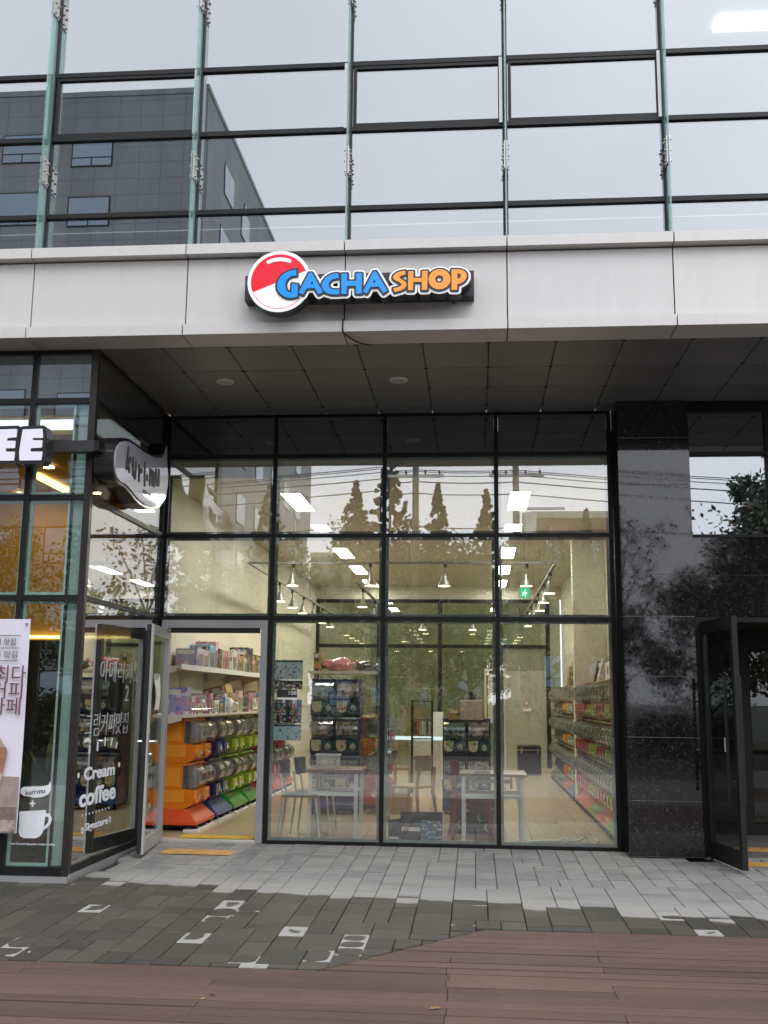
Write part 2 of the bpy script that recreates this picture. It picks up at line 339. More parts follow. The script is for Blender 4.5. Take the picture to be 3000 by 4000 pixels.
def text_mesh(s, mat, extr=.002, offs=0.0, name='lettering'):
    cu = D.curves.new('t', 'FONT'); cu.body = s; cu.extrude = extr; cu.offset = offs; cu.resolution_u = 3; cu.align_x = 'CENTER'; cu.align_y = 'CENTER'
    o = D.objects.new('t', cu); COL.objects.link(o)
    bpy.context.view_layer.update()
    me = D.meshes.new_from_object(o.evaluated_get(bpy.context.evaluated_depsgraph_get())); D.objects.remove(o); D.curves.remove(cu)
    me.name = name; me.materials.clear(); me.materials.append(mat); return me
def lettering(s, c, w, h, parent, mat, face='front', extr=.002, offs=0., name='lettering', shear=0, tilt=0):
    # text fitted into a w x h box centred at c; face 'front' looks to -y, 'right' looks to +x
    me = text_mesh(s, mat, extr, offs, name); n = len(me.vertices)
    if n == 0: return None
    a = np.empty(n*3); me.vertices.foreach_get('co', a); a = a.reshape(-1, 3)
    lo, hi = a.min(0), a.max(0); q = (a-(lo+hi)/2); q[:,0] *= w/max(hi[0]-lo[0], 1e-6); q[:,1] *= h/max(hi[1]-lo[1], 1e-6)
    q[:,0] += shear*q[:,1]; q[:,1] += tilt*q[:,0]
    q[:,2] = a[:,2]
    b = np.stack([q[:,0], -q[:,2], q[:,1]], 1) if face == 'front' else np.stack([q[:,2], q[:,0], q[:,1]], 1)
    b += np.array(c)-np.array(parent.get('_w', (0,0,0)))
    me.vertices.foreach_set('co', b.ravel()); me.update()
    o = D.objects.new(name, me); COL.objects.link(o); o.parent = parent; o['_w'] = tuple(parent.get('_w', (0,0,0))); return o

# signed-distance shapes: outlines that can be grown, then cut into solid plates
def seg_dist(P, a, b):
    d = b-a; t = np.clip(((P-a)@d)/max(d@d, 1e-12), 0, 1); return np.hypot(*(P-a-t[:,None]*d).T)
def sdf_poly(P, poly):
    poly = np.array(poly, float); n = len(poly); dist = np.full(len(P), 1e9); ins = np.zeros(len(P), bool)
    for i in range(n):
        a, b = poly[i], poly[(i+1) % n]; dist = np.minimum(dist, seg_dist(P, a, b))
        c = (a[1] > P[:,1]) != (b[1] > P[:,1])
        if abs(b[1]-a[1]) > 1e-12: ins ^= c & (P[:,0] < (b[0]-a[0])*(P[:,1]-a[1])/(b[1]-a[1])+a[0])
    return np.where(ins, -dist, dist)
def sdf_strokes(P, strokes, r):
    d = np.full(len(P), 1e9)
    for st in strokes:
        st = np.array(st, float)
        for i in range(len(st)-1): d = np.minimum(d, seg_dist(P, st[i], st[i+1]))
        if len(st) == 1: d = np.minimum(d, np.hypot(*(P-st[0]).T))
    return d-r
def plate(fn, x0, x1, z0, z1, h, back, front, to3):
    # solid plate where fn<0 between depths back and front; to3(u, v, depth) -> world
    nx, nz = int((x1-x0)/h)+2, int((z1-z0)/h)+2
    gx, gz = x0+h*np.arange(nx), z0+h*np.arange(nz); X, Z = np.meshgrid(gx, gz)
    F = fn(np.stack([X.ravel(), Z.ravel()], 1)).reshape(nz, nx); F = np.where(np.abs(F) < 1e-6, 1e-6, F)
    mb = MB()
    for j in range(nz-1):
        i = 0
        while i < nx-1:
            c = (F[j,i], F[j,i+1], F[j+1,i+1], F[j+1,i])
            k = sum(v < 0 for v in c)
            if k == 0: i += 1; continue
            if k == 4:
                i2 = i
                while i2 < nx-1 and max(F[j,i2], F[j,i2+1], F[j+1,i2+1], F[j+1,i2]) < 0: i2 += 1
                q = [(gx[i],gz[j]),(gx[i2],gz[j]),(gx[i2],gz[j+1]),(gx[i],gz[j+1])]
                mb.add([to3(u, v, front) for u, v in q], [(0,1,2,3)]); i = i2; continue
            cs = [(gx[i],gz[j]),(gx[i+1],gz[j]),(gx[i+1],gz[j+1]),(gx[i],gz[j+1])]; pl = []
            for a in range(4):
                b = (a+1) % 4
                if c[a] < 0: pl.append((cs[a], 0))
                if (c[a] < 0) != (c[b] < 0):
                    w = c[a]/(c[a]-c[b]); pl.append(((cs[a][0]+w*(cs[b][0]-cs[a][0]), cs[a][1]+w*(cs[b][1]-cs[a][1])), 1 if c[a] < 0 else 2))
            mb.add([to3(*q, front) for q, _ in pl], [tuple(range(len(pl)))])
            for a in range(len(pl)):
                b = (a+1) % len(pl)
                if pl[a][1] == 1 and pl[b][1] == 2:
                    mb.add([to3(*pl[a][0], front), to3(*pl[b][0], front), to3(*pl[b][0], back), to3(*pl[a][0], back)], [(3,2,1,0)])
            i += 1
    return mb
FR = lambda u, v, d: (u, d, v)          # faces -y
RT = lambda u, v, d: (d, u, v)          # faces +x

# ================================================================== SETTING
def GZ(y): return .02*min(y, 0)          # forecourt falls 2 % towards the street
T3, T2, T1, TOP = 2.311, 3.2, 4.08, 4.55
structure(MB().add([(-900,-900,-.42),(900,-900,-.42),(900,900,-.42),(-900,900,-.42)], [(0,1,2,3)]).build('ground', plain('far_ground', (.10,.10,.095), .9, 0, .3, .05)))
structure(MB().box(-60, 60, -25, -13.2, -.40, -.30).build('road', plain('asphalt', (.055,.055,.056), .85, 0, .3, 2, .3)))
structure(MB().box(-60, 60, -13.2, -7.42, -.30, -.165).build('sidewalk', plain('pale_concrete', (.21,.20,.185), .8, 0, .25, .8, .2)))
structure(MB().box(-60, 60, -34, -25, -.40, -.16).build('planting_bed', plain('soil', (.06,.05,.035), .95, 0, .4, 3)))

# paving: stone columns running away from the street, lengths broken at random
pavement = structure(MB().add([(-6,-5.2,GZ(-5.2)-.03),(11,-5.2,GZ(-5.2)-.03),(11,0,-.03),(-6,0,-.03)], [(0,1,2,3)]).build('pavement', M['bed']))
pavement['_w'] = (0,0,0)
def deck_edge(x): return -4.70 if x < 2.44 else (-4.70+(x-2.44)*1.14/.98 if x < 3.42 else -3.56)
U = .0875; cache = {}
def paver_mesh(w, l):
    k = (w, l)
    if k not in cache: cache[k] = MB().bevbox(-w/2+.003, w/2-.003, -l/2+.0035, l/2-.0035, -.05, 0, .0035).mesh('paving_stone', M['paver'])
    return cache[k]
stones = []; NXU, NYU = int(12.6/U), int(5.1/U); used = np.zeros((NXU+4, NYU+5), bool)
for j in range(NYU):
    for i in range(NXU):
        if used[i, j]: continue
        opts = [(2,4),(2,3),(2,3),(3,3),(2,2),(3,2),(2,4),(3,4)]; random.shuffle(opts)
        for w, l in opts+[(2,1),(1,3),(1,2),(1,1)]:
            if not used[i:i+w, j:j+l].any():
                # avoid slivers: what is left to the next used cell must be nothing or at least two units
                gap = 0
                while i+w+gap < NXU and not used[i+w+gap, j] and gap < 2: gap += 1
                if gap == 1 and w > 1 and (w, l) != (2,1): continue
                used[i:i+w, j:j+l] = True; stones.append((-3.2+U*(i+w/2), -.05-U*(j+l/2), w*U, l*U)); break
keep = []
for cx, cyy, w, l in stones:
    if cx < .03 and cyy > -2.40: continue                      # inside the cafe
    if 4.78 < cx < 5.60 and cyy > -.44: continue               # under the pillar
    if cx <= 4.78 and cyy > -.05: continue
    if cyy+l/2 < min(deck_edge(cx-w/2), deck_edge(cx+w/2))+.01: continue
    keep.append((cx, cyy, w, l))
def seen(q): return -.75 < q[0] < 6.1
keep.sort(key=lambda q: (not seen(q), q[1]))
rest = MB(); tilt = math.atan(.02)
def clip_half(poly, fn):
    r = []
    for q, p2 in zip(poly, poly[1:]+poly[:1]):
        a_, b_ = fn(q), fn(p2)
        if a_ >= 0: r.append(q)
        if (a_ >= 0) != (b_ >= 0): k = a_/(a_-b_); r.append((q[0]+(p2[0]-q[0])*k, q[1]+(p2[1]-q[1])*k))
    return r
for i, (cx, cyy, w, l) in enumerate(keep):
    dz = random.uniform(-.002, .002); z = GZ(cyy)+dz
    cross = cyy-l/2 < max(deck_edge(cx-w/2), deck_edge(cx+w/2))+.006
    if cross:
        g_ = .0035; pl = [(cx-w/2+g_,cyy-l/2+g_),(cx+w/2-g_,cyy-l/2+g_),(cx+w/2-g_,cyy+l/2-g_),(cx-w/2+g_,cyy+l/2-g_)]
        if cx > 3.42: pl = clip_half(pl, lambda q: q[1]+3.552)
        else: pl = clip_half(clip_half(pl, lambda q: q[1]+4.692), lambda q: (q[1]+4.70)-(q[0]-2.44)*1.14/.98-.012)
        if len(pl) < 3: continue
        (MB().prism(pl, z-.05, z, 'z').build('paving_stone', M['paver_patch'] if random.random() < .15 else M['paver'], pavement) if i < 300 else rest.prism(pl, z-.05, z, 'z'))
    elif i < 300:
        patch = cyy < -2.9 and w < .2 and l < .3 and random.random() < (.42 if cx < 3.4 else .15)
        inst('paving_stone', paver_mesh(w, l), (cx, cyy, z), pavement, (tilt+random.uniform(-.004,.004), random.uniform(-.004,.004), random.uniform(-.004,.004)), M['paver_patch'] if patch else None)
    else:
        a = .0045; rest.bevbox(cx-w/2+.003, cx+w/2-.003, cyy-l/2+a, cyy+l/2-a, z-.05, z, .003)
tag(rest.build('paving_stones', M['paver'], pavement), None, None, kind='stuff')

# composite deck: boards parallel to the building, cut on the slant where the paving tongue ends
deck = structure(MB().box(-9, 13, -7.40, -4.72, -.26, -.20).build('deck', M['bed'])); deck['_w'] = (0,0,0)
MB().add([(2.5,-4.72,-.19),(13,-4.72,-.16),(13,-3.62,-.13),(3.46,-3.62,-.13)], [(0,1,2,3)]).build('deck_underlay', M['bed'], deck)
BW = .12667; row = 0; yb = -3.56
joint_x = [3.2, 4.15]
while yb > -7.35:
    y1, y0 = yb, yb-BW+random.choice([.004,.005,.007,.014,.022])
    xs = []; x = -9+random.uniform(0, 1.2)
    if y0 < -4.70: lo1 = lo0 = -9
    else:
        f = lambda yy: 2.44+max(0, (yy+4.70))*.98/1.14+.012
        lo1, lo0 = f(y1), f(y0)
    cuts = [min(lo0, lo1)]; base = [3.2, 4.12, 1.9, .75, 5.6, 7.2, 9.0, -1.2, -3.4, -6.0]
    for b in sorted(base):
        if b > max(lo0, lo1)+.35 and random.random() < (.62 if abs(b-3.2) < .1 or abs(b-4.12) < .1 else .4): cuts.append(b+random.uniform(-.012,.012))
    cuts.append(13)
    for a, b in zip(cuts[:-1], cuts[1:]):
        z = GZ((y0+y1)/2)+random.uniform(-.0015,.0015); m = MB(); g = .0022
        sl = a == cuts[0] and lo0 != lo1
        xa0, xa1 = (lo0, lo1) if sl else (a+g, a+g)
        bv = .004; tz = (y1-y0)*.02
        m.add([(xa0,y0,z-.03),(b-g,y0,z-.03),(b-g,y1,z-.03),(xa1,y1,z-.03),(xa0,y0,z-bv),(b-g,y0,z-bv),(b-g,y1,z-bv),(xa1,y1,z-bv),(xa0,y0+bv,z),(b-g,y0+bv,z),(b-g,y1-bv,z),(xa1,y1-bv,z)],
              [(3,2,1,0),(0,1,5,4),(1,2,6,5),(2,3,7,6),(3,0,4,7),(4,5,9,8),(6,7,11,10),(8,9,10,11),(5,6,10,9),(7,4,8,11)])
        m.build('deck_board', M['deck'], deck)
    row += 1; yb -= BW
scr = MB()
for k in range(29):
    yy = -3.56-BW*(k+.5)
    for sx in (1.9, 3.2-.03, 3.2+.03, 4.12-.03, 4.12+.03, .75, 5.6):
        if sx > (2.44+max(0, yy+4.70)*.86+.1 if yy > -4.7 else -9):
            for dy in (-.045, .045): scr.cyl((sx+random.uniform(-.006,.006), yy+dy, GZ(yy)-.001), .0035, .0022, 6)
tag(scr.build('deck_screws', plain('screw_grey', (.20,.18,.17), .5, .4), deck), None, None, kind='stuff')
# fascia board between stones and deck on the slant
MB().prism([(2.44,-4.712),(3.425,-3.566),(3.432,-3.572),(2.447,-4.718)], -.2, GZ(-4.2)-.002, 'z').build('deck_edging', M['deck'], deck)

# ================================================================== UPPER STOREY
FX = [.86+1.397*k for k in range(-5, 8)]           # panel joints / mullions
fas = thing('facade_band', 'pale grey metal panel band between the upper glazing and the dark canopy ceiling', 'cladding', (2.26,-2.5,4.55))
MB().box(FX[0], FX[-1], -2.56, -2.34, 4.572, 5.37).build('backing', M['joint'], fas)
g = .0055
for a, b in zip(FX[:-1], FX[1:]):
    MB().prism([(-2.67,4.55),(-2.325,4.552),(-2.325,4.57),(-2.58,4.57),(-2.58,4.632),(-2.652,4.648),(-2.67,4.645)], a+g, b-g).build('lower_ledge', M['fascia'], fas)
    MB().box(a+g, b-g, -2.585, -2.563, 4.652, 5.268).build('panel', M['fascia'], fas)
    MB().prism([(-2.67,5.288),(-2.575,5.283),(-2.50,5.283),(-2.36,5.40),(-2.655,5.386),(-2.67,5.380)], a+g, b-g).build('upper_ledge', M['fascia'], fas)

cw = thing('upper_curtain_wall', 'reflective upper storey glazing with green glass fins and black transoms', 'glazing', (2.26,-2.44,5.40))
ZT = [5.40, 5.78, 6.545, 7.19, 8.62, 9.6]
for x in FX:
    MB().box(x-.021, x+.021, -2.46, -2.33, 5.40, 9.6).build('mullion', M['black_frame'], cw)
    fin = MB().box(x-.0075, x+.0075, -2.60, -2.462, 5.392, 9.58).build('fin', M['glass_fin'], cw)
    for zc in (6.18, 7.88):
        cl = MB()
        for s_ in (-1, 1):
            cl.box(x+s_*.011-.0035, x+s_*.011+.0035, -2.585, -2.465, zc-.13, zc+.13)
            for dy in (-2.555, -2.49):
                for dz in (-.10, .0, .10): cl.cyl((x+s_*.012, dy, zc+dz), .009, s_*.018, 8, 'x')
        cl.build('clamp_plate', M['steel'], fin)
for i, (a, b) in enumerate(zip(FX[:-1], FX[1:])):
    for j in range(len(ZT)-1):
        MB().box(a+.021, b-.021, -2.458, -2.37, ZT[j]-.022 if j else 5.395, ZT[j]+.022).build('transom', M['black_frame'], cw)
        z0, z1 = ZT[j]+.022, ZT[j+1]-.022
        o = MB().box(-(b-a)/2+.023, (b-a)/2-.023, -.005, .005, -(z1-z0)/2, (z1-z0)/2).build('pane', M['glass_upper'], cw, off=(0,0,0))
        o.location = Vector(((a+b)/2, -2.425, (z0+z1)/2))-Vector(cw['_w']); o.rotation_euler = (random.uniform(-.0018,.0018), 0, random.uniform(-.0018,.0018))
        if j == 2 and i in (4, 6, 7):
            fr = MB().frame(a+.03, b-.03, z0+.004, z1-.004, -2.452, -2.40, .028).build('window_frame', M['black_frame'], cw)
        if j == 2:
            MB().box(b-.05, b-.022, -2.475, -2.456, z0-.02, z1+.02).build('cover_strip', M['alu_light'], cw)
room = thing('upper_room', 'pale office room behind the upper storey glazing', 'room', (2.26,0,5.36))
MB().box(-6, 10.5, -2.32, 3, 5.36, 5.38).build('floor', M['offwhite'], room)
MB().box(-6, 10.5, -2.30, 3, 8.20, 8.24).build('ceiling', M['white'], room)
MB().box(-6, 10.5, 2.98, 3.06, 5.40, 8.18).build('wall', M['offwhite'], room)
MB().box(-6, 10.5, -2.30, 3, 9.62, 9.7).build('roof', M['fascia'], room)
for x_ in (6.0,):
    lp = thing('office_ceiling_light', 'long ceiling light panel inside the upper office', 'ceiling light', (x_+.5,-1.37,8.16), 'office ceiling lights')
    MB().box(x_-.2, x_+1.1, -1.49, -1.25, 8.165, 8.195).build('diffuser', emit('office_led', (1,1,.92), 7), lp)

# canopy ceiling
sof = thing('canopy_ceiling', 'dark grey metal panel ceiling under the overhang, seams crossing', 'ceiling', (2.4,-1.15,4.56))
MB().box(-6, 10, -2.33, .05, 4.60, 4.64).build('backing', M['rubber'], sof)
SX = [.585+.583*k for k in range(-1, 16)]; SY = [-2.318, -1.615, -.965, -.335, -.005]
for a, b in zip(SX[:-1], SX[1:]):
    for c, d in zip(SY[:-1], SY[1:]):
        o = MB().bevbox(-(b-a)/2+.004, (b-a)/2-.004, -(d-c)/2+.004, (d-c)/2-.004, -.012, .012, .003).build('ceiling_panel', M['soffit'], sof, off=(0,0,0))
        o.location = Vector(((a+b)/2, (c+d)/2, 4.564))-Vector(sof['_w']); o.rotation_euler = (math.pi+random.uniform(-.003,.003), random.uniform(-.003,.003), 0)
clip = MB().add([(-.02,0,0),(0,-.008,0),(.02,0,0),(0,.008,0),(-.02,0,-.006),(0,-.008,-.008),(.02,0,-.006),(0,.008,-.008)], [(7,6,5,4),(0,1,2,3),(0,4,5,1),(1,5,6,2),(2,6,7,3),(3,7,4,0)]).mesh('panel_clip', M['joint'])
for a in SX:
    for c in SY[:-1]: inst('panel_clip', clip, (a, c, 4.551), sof)
for x_, y_ in ((.914,-1.292), (2.633,-1.263)):
    dl = thing('recessed_downlight', 'round unlit downlight recessed in the dark canopy ceiling', 'downlight', (x_, y_, 4.54), 'canopy downlights')
    ringm = MB()
    n = 28
    for k in range(n):
        a0, a1 = 2*math.pi*k/n, 2*math.pi*(k+1)/n
        P = lambda r, a, z: (x_+r*math.cos(a), y_+r*math.sin(a), z)
        ringm.add([P(.09,a0,4.552),P(.09,a1,4.552),P(.083,a1,4.540),P(.083,a0,4.540),P(.07,a0,4.542),P(.07,a1,4.542)], [(0,1,2,3),(3,2,5,4)])
    ringm.build('trim_ring', M['white'], dl, True)
    MB().cyl((x_, y_, 4.544), .0695, .008, 28).build('lens', plain('downlight_lens', (.42,.41,.38), .35), dl)

# ================================================================== SHOP FRONT
sf = thing('shop_glazing', 'black framed glass shop front of sixteen panes with an open door bay', 'glazing', (2.4,0,0))
GX = [0, 1.2, 2.4, 3.6, 4.8]
for i, x in enumerate(GX):
    MB().box(x-.0225, x+.0225, -.05, .06, 0, TOP-.002).build('mullion', M['black_frame'], sf)
rows = [(0, .055), (T3, .042), (T2, .04), (T1, .046), (TOP-.02, .035)]
for i in range(4):
    a, b = GX[i]+.0227, GX[i+1]-.0227
    for j, (z, h) in enumerate(rows):
        if i == 0 and j == 0: continue
        MB().box(a, b, -.047, .055, max(z-h/2, .0), z+h/2 if j else .03).build('transom', M['black_frame'], sf)
    for j in range(4):
        z0 = .03 if j == 0 else rows[j][0]+rows[j][1]/2; z1 = rows[j+1][0]-rows[j+1][1]/2
        if i == 0 and j == 0: continue
        m = M['spandrel_dark'] if j == 3 else M['glass_shop']
        w2, h2 = (b-a)/2-.001, (z1-z0)/2-.001
        o = MB().box(-w2, w2, -.005, .005, -h2, h2).build('pane', m, sf, off=(0,0,0))
        o.location = Vector(((a+b)/2, -.03, (z0+z1)/2))-Vector(sf['_w']); o.rotation_euler = (random.uniform(-.0022,.0022), 0, random.uniform(-.0025,.0025))
        if j < 3:
            MB().frame(a+.002, b-.002, z0+.002, z1-.002, -.018, .004, .026).build('glazing_spacer', M['gasket'], o, off=tuple(Vector(((a+b)/2, -.03, (z0+z1)/2))))
# door bay
fr = MB(); fr.box(.0275, .095, -.09, .05, 0, 2.283); fr.box(1.105, 1.1725, -.09, .05, 0, 2.283); fr.box(.0952, 1.1048, -.09, .05, 2.20, 2.283)
df = fr.build('door_frame', M['alu'], sf)
MB().box(.0952, 1.1048, -.09, .05, -.02, .018).build('threshold', M['alu_light'], df)
MB().box(.12, 1.08, -.06, .0, 2.15, 2.198).build('door_closer', M['rubber'], df)
# open leaf hinged at the left jamb
leaf = D.objects.new('door', None); COL.objects.link(leaf); leaf.parent = sf; leaf.empty_display_size = .1
hx, hy = .10, -.085; ang = math.atan2(-1.08, .135)
leaf.location = Vector((hx, hy, 0))-Vector(sf['_w']); leaf.rotation_euler = (0,0,ang); leaf['_w'] = (0,0,0)
LW = 1.06
def lp_(name, mb, mat): return mb.build(name, mat, leaf, off=(0,0,0))
lp_('stile', MB().box(0, .085, -.025, .025, .012, 2.17), M['alu']); lp_('stile', MB().box(LW-.085, LW, -.025, .025, .012, 2.17), M['alu_light'])
lp_('rail', MB().box(.0852, LW-.0852, -.024, .024, .012, .14), M['alu']); lp_('rail', MB().box(.0852, LW-.0852, -.024, .024, 2.07, 2.17), M['alu'])
lp_('edge_seal', MB().box(LW+.0005, LW+.012, -.03, .012, .02, 2.165), M['rubber'])
lp_('edge_strip', MB().box(LW+.0005, LW+.014, .0125, .030, .02, 2.168), M['alu_light'])
lp_('glass', MB().box(.0855, LW-.0855, -.004, .004, .1405, 2.0695), M['glass_door'])
hd = MB(); hd.box(LW-.075, LW-.02, .026, .036, .86, 1.12); hd.tube([(LW-.05,.03,1.05),(LW-.05,.075,1.05),(LW-.16,.085,1.05)], .011, 8); hd.cyl((LW-.05,.03,.93), .018, .03, 12, 'y')
hd.box(LW-.075, LW-.02, -.036, -.026, .86, 1.12); hd.tube([(LW-.05,-.03,1.05),(LW-.05,-.075,1.05),(LW-.16,-.085,1.05)], .011, 8)
lp_('handle', hd, M['chrome'])
nb = MB()
for k in range(8):
    t0, t1 = k/8, (k+1)/8; w0 = lambda t: .018*math.sin(t*math.pi*1.3)
    nb.add([(.40+.05*abs(t0-.5), .008+w0(t0)*.3, 1.34+.36*t0), (.72+.04*t0-.03*abs(t0-.45), .008+w0(t0), 1.34+.36*t0), (.72+.04*t1-.03*abs(t1-.45), .008+w0(t1), 1.34+.36*t1), (.40+.05*abs(t1-.5), .008+w0(t1)*.3, 1.34+.36*t1)], [(0,1,2,3)])
lp_('paper_notice', nb, M['white'])

# tactile strips
def tactile(x0, x1, y0, y1, label, mat, skew=0):
    t_ = thing('tactile_strip', label, 'tactile paving', ((x0+x1)/2, (y0+y1)/2, GZ(y0)))
    z = GZ((y0+y1)/2)+.004 if y1 < 0 else .022
    MB().box(x0, x1, y0, y1, z, z+.005).build('plate', mat, t_)
    r_ = MB(); n = int((x1-x0)/.032)
    for k in range(n):
        for j in range(int((y1-y0)/.035)):
            r_.cyl((x0+.016+k*.032, y0+.018+j*.035, z+.0052), .011, .0045, 6)
    r_.build('studs', mat, t_)
tactile(.33, 1.02, -.86, -.56, 'worn orange tactile strip on the paving outside the shop door', M['tactile'])
tactile(.26, 1.06, .06, .30, 'yellow tactile strip just inside the shop door', M['tactile_in'])

# ================================================================== PILLAR AND ENTRANCE ON THE RIGHT
PX0, PX1, PY = 4.842, 5.56, -.42
pil = thing('granite_pillar', 'polished black granite pillar of stacked slabs beside the shop glass', 'pillar', (5.2,-.2,0))
MB().box(PX0+.006, PX1-.006, PY+.006, .3, 0, 4.545).build('core', plain('grout_grey', (.24,.24,.24), .7), pil)
for z0, z1 in zip([0,.525,1.13,1.723,2.315,2.737,3.155,3.658,4.152], [.525,1.13,1.723,2.315,2.737,3.155,3.658,4.152,4.545]):
    MB().box(PX0, PX1, PY, PY+.0058, max(z0,.003)+.0035, z1-.0035).build('slab', M['granite'], pil)
    MB().box(PX0-.002, PX0+.0055, PY+.007, -.09, max(z0,.003)+.002, z1-.002).build('side_slab', M['granite'], pil)
pb = MB().box(4.832, 4.872, -.0885, .05, 0, 4.54).build('corner_trim', M['black_frame'], pil)
gw = thing('granite_wall', 'polished black granite wall above the black entrance door', 'wall', (6.9,-.2,2.31))
MB().box(5.565, 9.5, -.354, .05, 2.32, 3.117).build('core', plain('grout_grey', (.24,.24,.24), .7), gw)
for x0 in (5.563, 6.47, 7.38, 8.29):
    for z0, z1 in ((2.318,2.735),(2.739,3.118)):
        MB().box(x0+.002, x0+.905, -.36, -.3545, z0, z1).build('slab', M['granite'], gw)
wn = thing('entrance_window', 'clerestory window over the granite wall mirroring the sky', 'window', (6.9,-.3,3.12))
for z, h in ((3.135,.03),(3.99,.035),(4.49,.11)): MB().box(5.563, 9.5, -.375, -.25, z-h/2, z+h/2).build('transom', M['black_frame'], wn)
for x in (6.365, 7.2, 8.0, 8.8): MB().box(x-.025, x+.025, -.374, -.25, 3.1505, 4.43).build('mullion', M['black_frame'], wn)
for x0, x1 in ((5.565,6.34),(6.39,7.175),(7.225,7.975),(8.025,8.775)):
    for z0, z1, m in ((3.152,3.97,M['glass_upper']),(4.01,4.433,M['spandrel_dark'])):
        MB().box(x0+.002, x1-.002, -.33, -.32, z0, z1).build('pane', m, wn)
MB().box(5.58, 9.5, -.24, -.2, 3.13, 4.5).build('blind', M['offwhite'], wn)
# open black door
ed = thing('entrance_door', 'black framed glass door standing open beside the granite pillar', 'door', (5.62,-.41,0))
ed.rotation_euler = (0,0,math.atan2(-.80,.115)); ED = (0,0,0)
EW = .83
for nm, mb, m in (('stile',MB().box(0,.06,-.025,.025,.012,2.26),'black_frame'),('stile',MB().box(EW-.06,EW,-.025,.025,.012,2.26),'black_frame'),
                  ('rail',MB().box(.0602,EW-.0602,-.024,.024,.012,.16),'black_frame'),('rail',MB().box(.0602,EW-.0602,-.024,.024,2.14,2.26),'black_frame'),
                  ('glass',MB().box(.0605,EW-.0605,-.004,.004,.1605,2.1395),'glass_dark')):
    mb.build(nm, M[m], ed, off=(0,0,0))
for s_ in (-1, 1):
    h_ = MB(); h_.tube([(EW-.12,s_*.07,.58),(EW-.12,s_*.07,1.72)], .016, 10)
    for z in (.80, 1.48): h_.tube([(EW-.12,s_*.005,z),(EW-.12,s_*.07,z)], .009, 8)
    h_.build('pull_handle', M['black_frame'], ed, off=(0,0,0))
MB().box(EW-.36, EW-.28, -.0058, -.0045, 1.02, 1.15).build('notice_sticker', M['white'], ed, off=(0,0,0))
ef = thing('entrance_frame', 'black metal frame around the entrance opening', 'door frame', (6.6,-.3,0))
MB().box(5.563, 5.61, -.36, -.1, 0, 2.31).build('jamb', M['black_frame'], ef); MB().box(5.612, 9.0, -.36, -.1, 2.265, 2.312).build('head', M['black_frame'], ef)
MB().box(7.42, 7.47, -.36, -.1, 0, 2.264).build('jamb', M['black_frame'], ef)
# lobby behind it
lob = M['dark_int']; LM = plain('lobby_wall', (.20,.19,.15), .6, 0, .3, 1.2); LF = plain('lobby_floor', (.16,.155,.145), .5, 0, .3, 2)
structure(MB().box(5.58, 9.6, -.3, 6, -.03, .004).build('lobby_floor', LF)); structure(MB().box(5.35, 9.6, 5.96, 6.0, .006, 2.9).build('lobby_wall', LM))
structure(MB().box(5.32, 5.345, .06, 6, 0, 2.9).build('lobby_wall', LM)); structure(MB().box(9.58, 9.62, -.3, 5.95, .006, 2.9).build('lobby_wall', LM)); structure(MB().box(5.35, 9.6, -.08, 6, 2.92, 2.96).build('lobby_ceiling', LM))
ind = thing('inner_entrance', 'black framed inner glass partition inside the dim lobby', 'partition', (6.9,1.5,0))
MB().box(5.36, 9.5, 1.46, 1.54, 2.06, 2.32).build('header', M['black_frame'], ind)
for x in (5.40, 6.40, 7.45, 8.5): MB().box(x, x+.11, 1.46, 1.54, 0.006, 2.058).build('post', M['black_frame'], ind)
for x0, x1 in ((5.512,6.398),(6.512,7.448),(7.562,8.498)):
    MB().box(x0, x1, 1.47, 1.53, .008, .12).build('rail', M['black_frame'], ind); MB().box(x0, x1, 1.496, 1.504, .122, 2.056).build('glass', M['glass_dark'], ind)
gb = thing('green_wall_band', 'dark green band along the lobby back wall', 'wall band', (7,5.95,1.0)); MB().box(5.37, 9.5, 5.945, 5.957, .88, 1.06).build('band', plain('dark_green', (.02,.10,.06), .5), gb)
MB().box(5.9, 6.1, 5.935, 5.944, .95, 1.01).build('plate', M['white'], gb)
for y0, y1, lab in ((-.80,-.55,'orange tactile strip on the paving under the black entrance door'),(.12,.34,'orange tactile strip inside the lobby threshold'),(1.85,2.1,'orange tactile strip beyond the inner lobby partition')):
    t_ = thing('tactile_strip', lab, 'tactile paving', (6.6,y0,0)); z = GZ(y0)+.005
    MB().box(5.80, 7.2, y0, y1, z, z+.005).build('plate', M['tactile'], t_); r_ = MB()
    for k in range(40):
        for j in range(6): r_.cyl((5.82+k*.035, y0+.02+j*.038, z+.0052), .012, .0045, 6)
    r_.build('studs', M['tactile'], t_)
ll = thing('lobby_ceiling_light', 'dim round light in the lobby ceiling', 'ceiling light', (6.8,3.4,2.9)); MB().cyl((6.8,3.4,2.88), .25, .035, 20).build('diffuser', emit('lobby_led', (1,.93,.75), 3.0), ll)

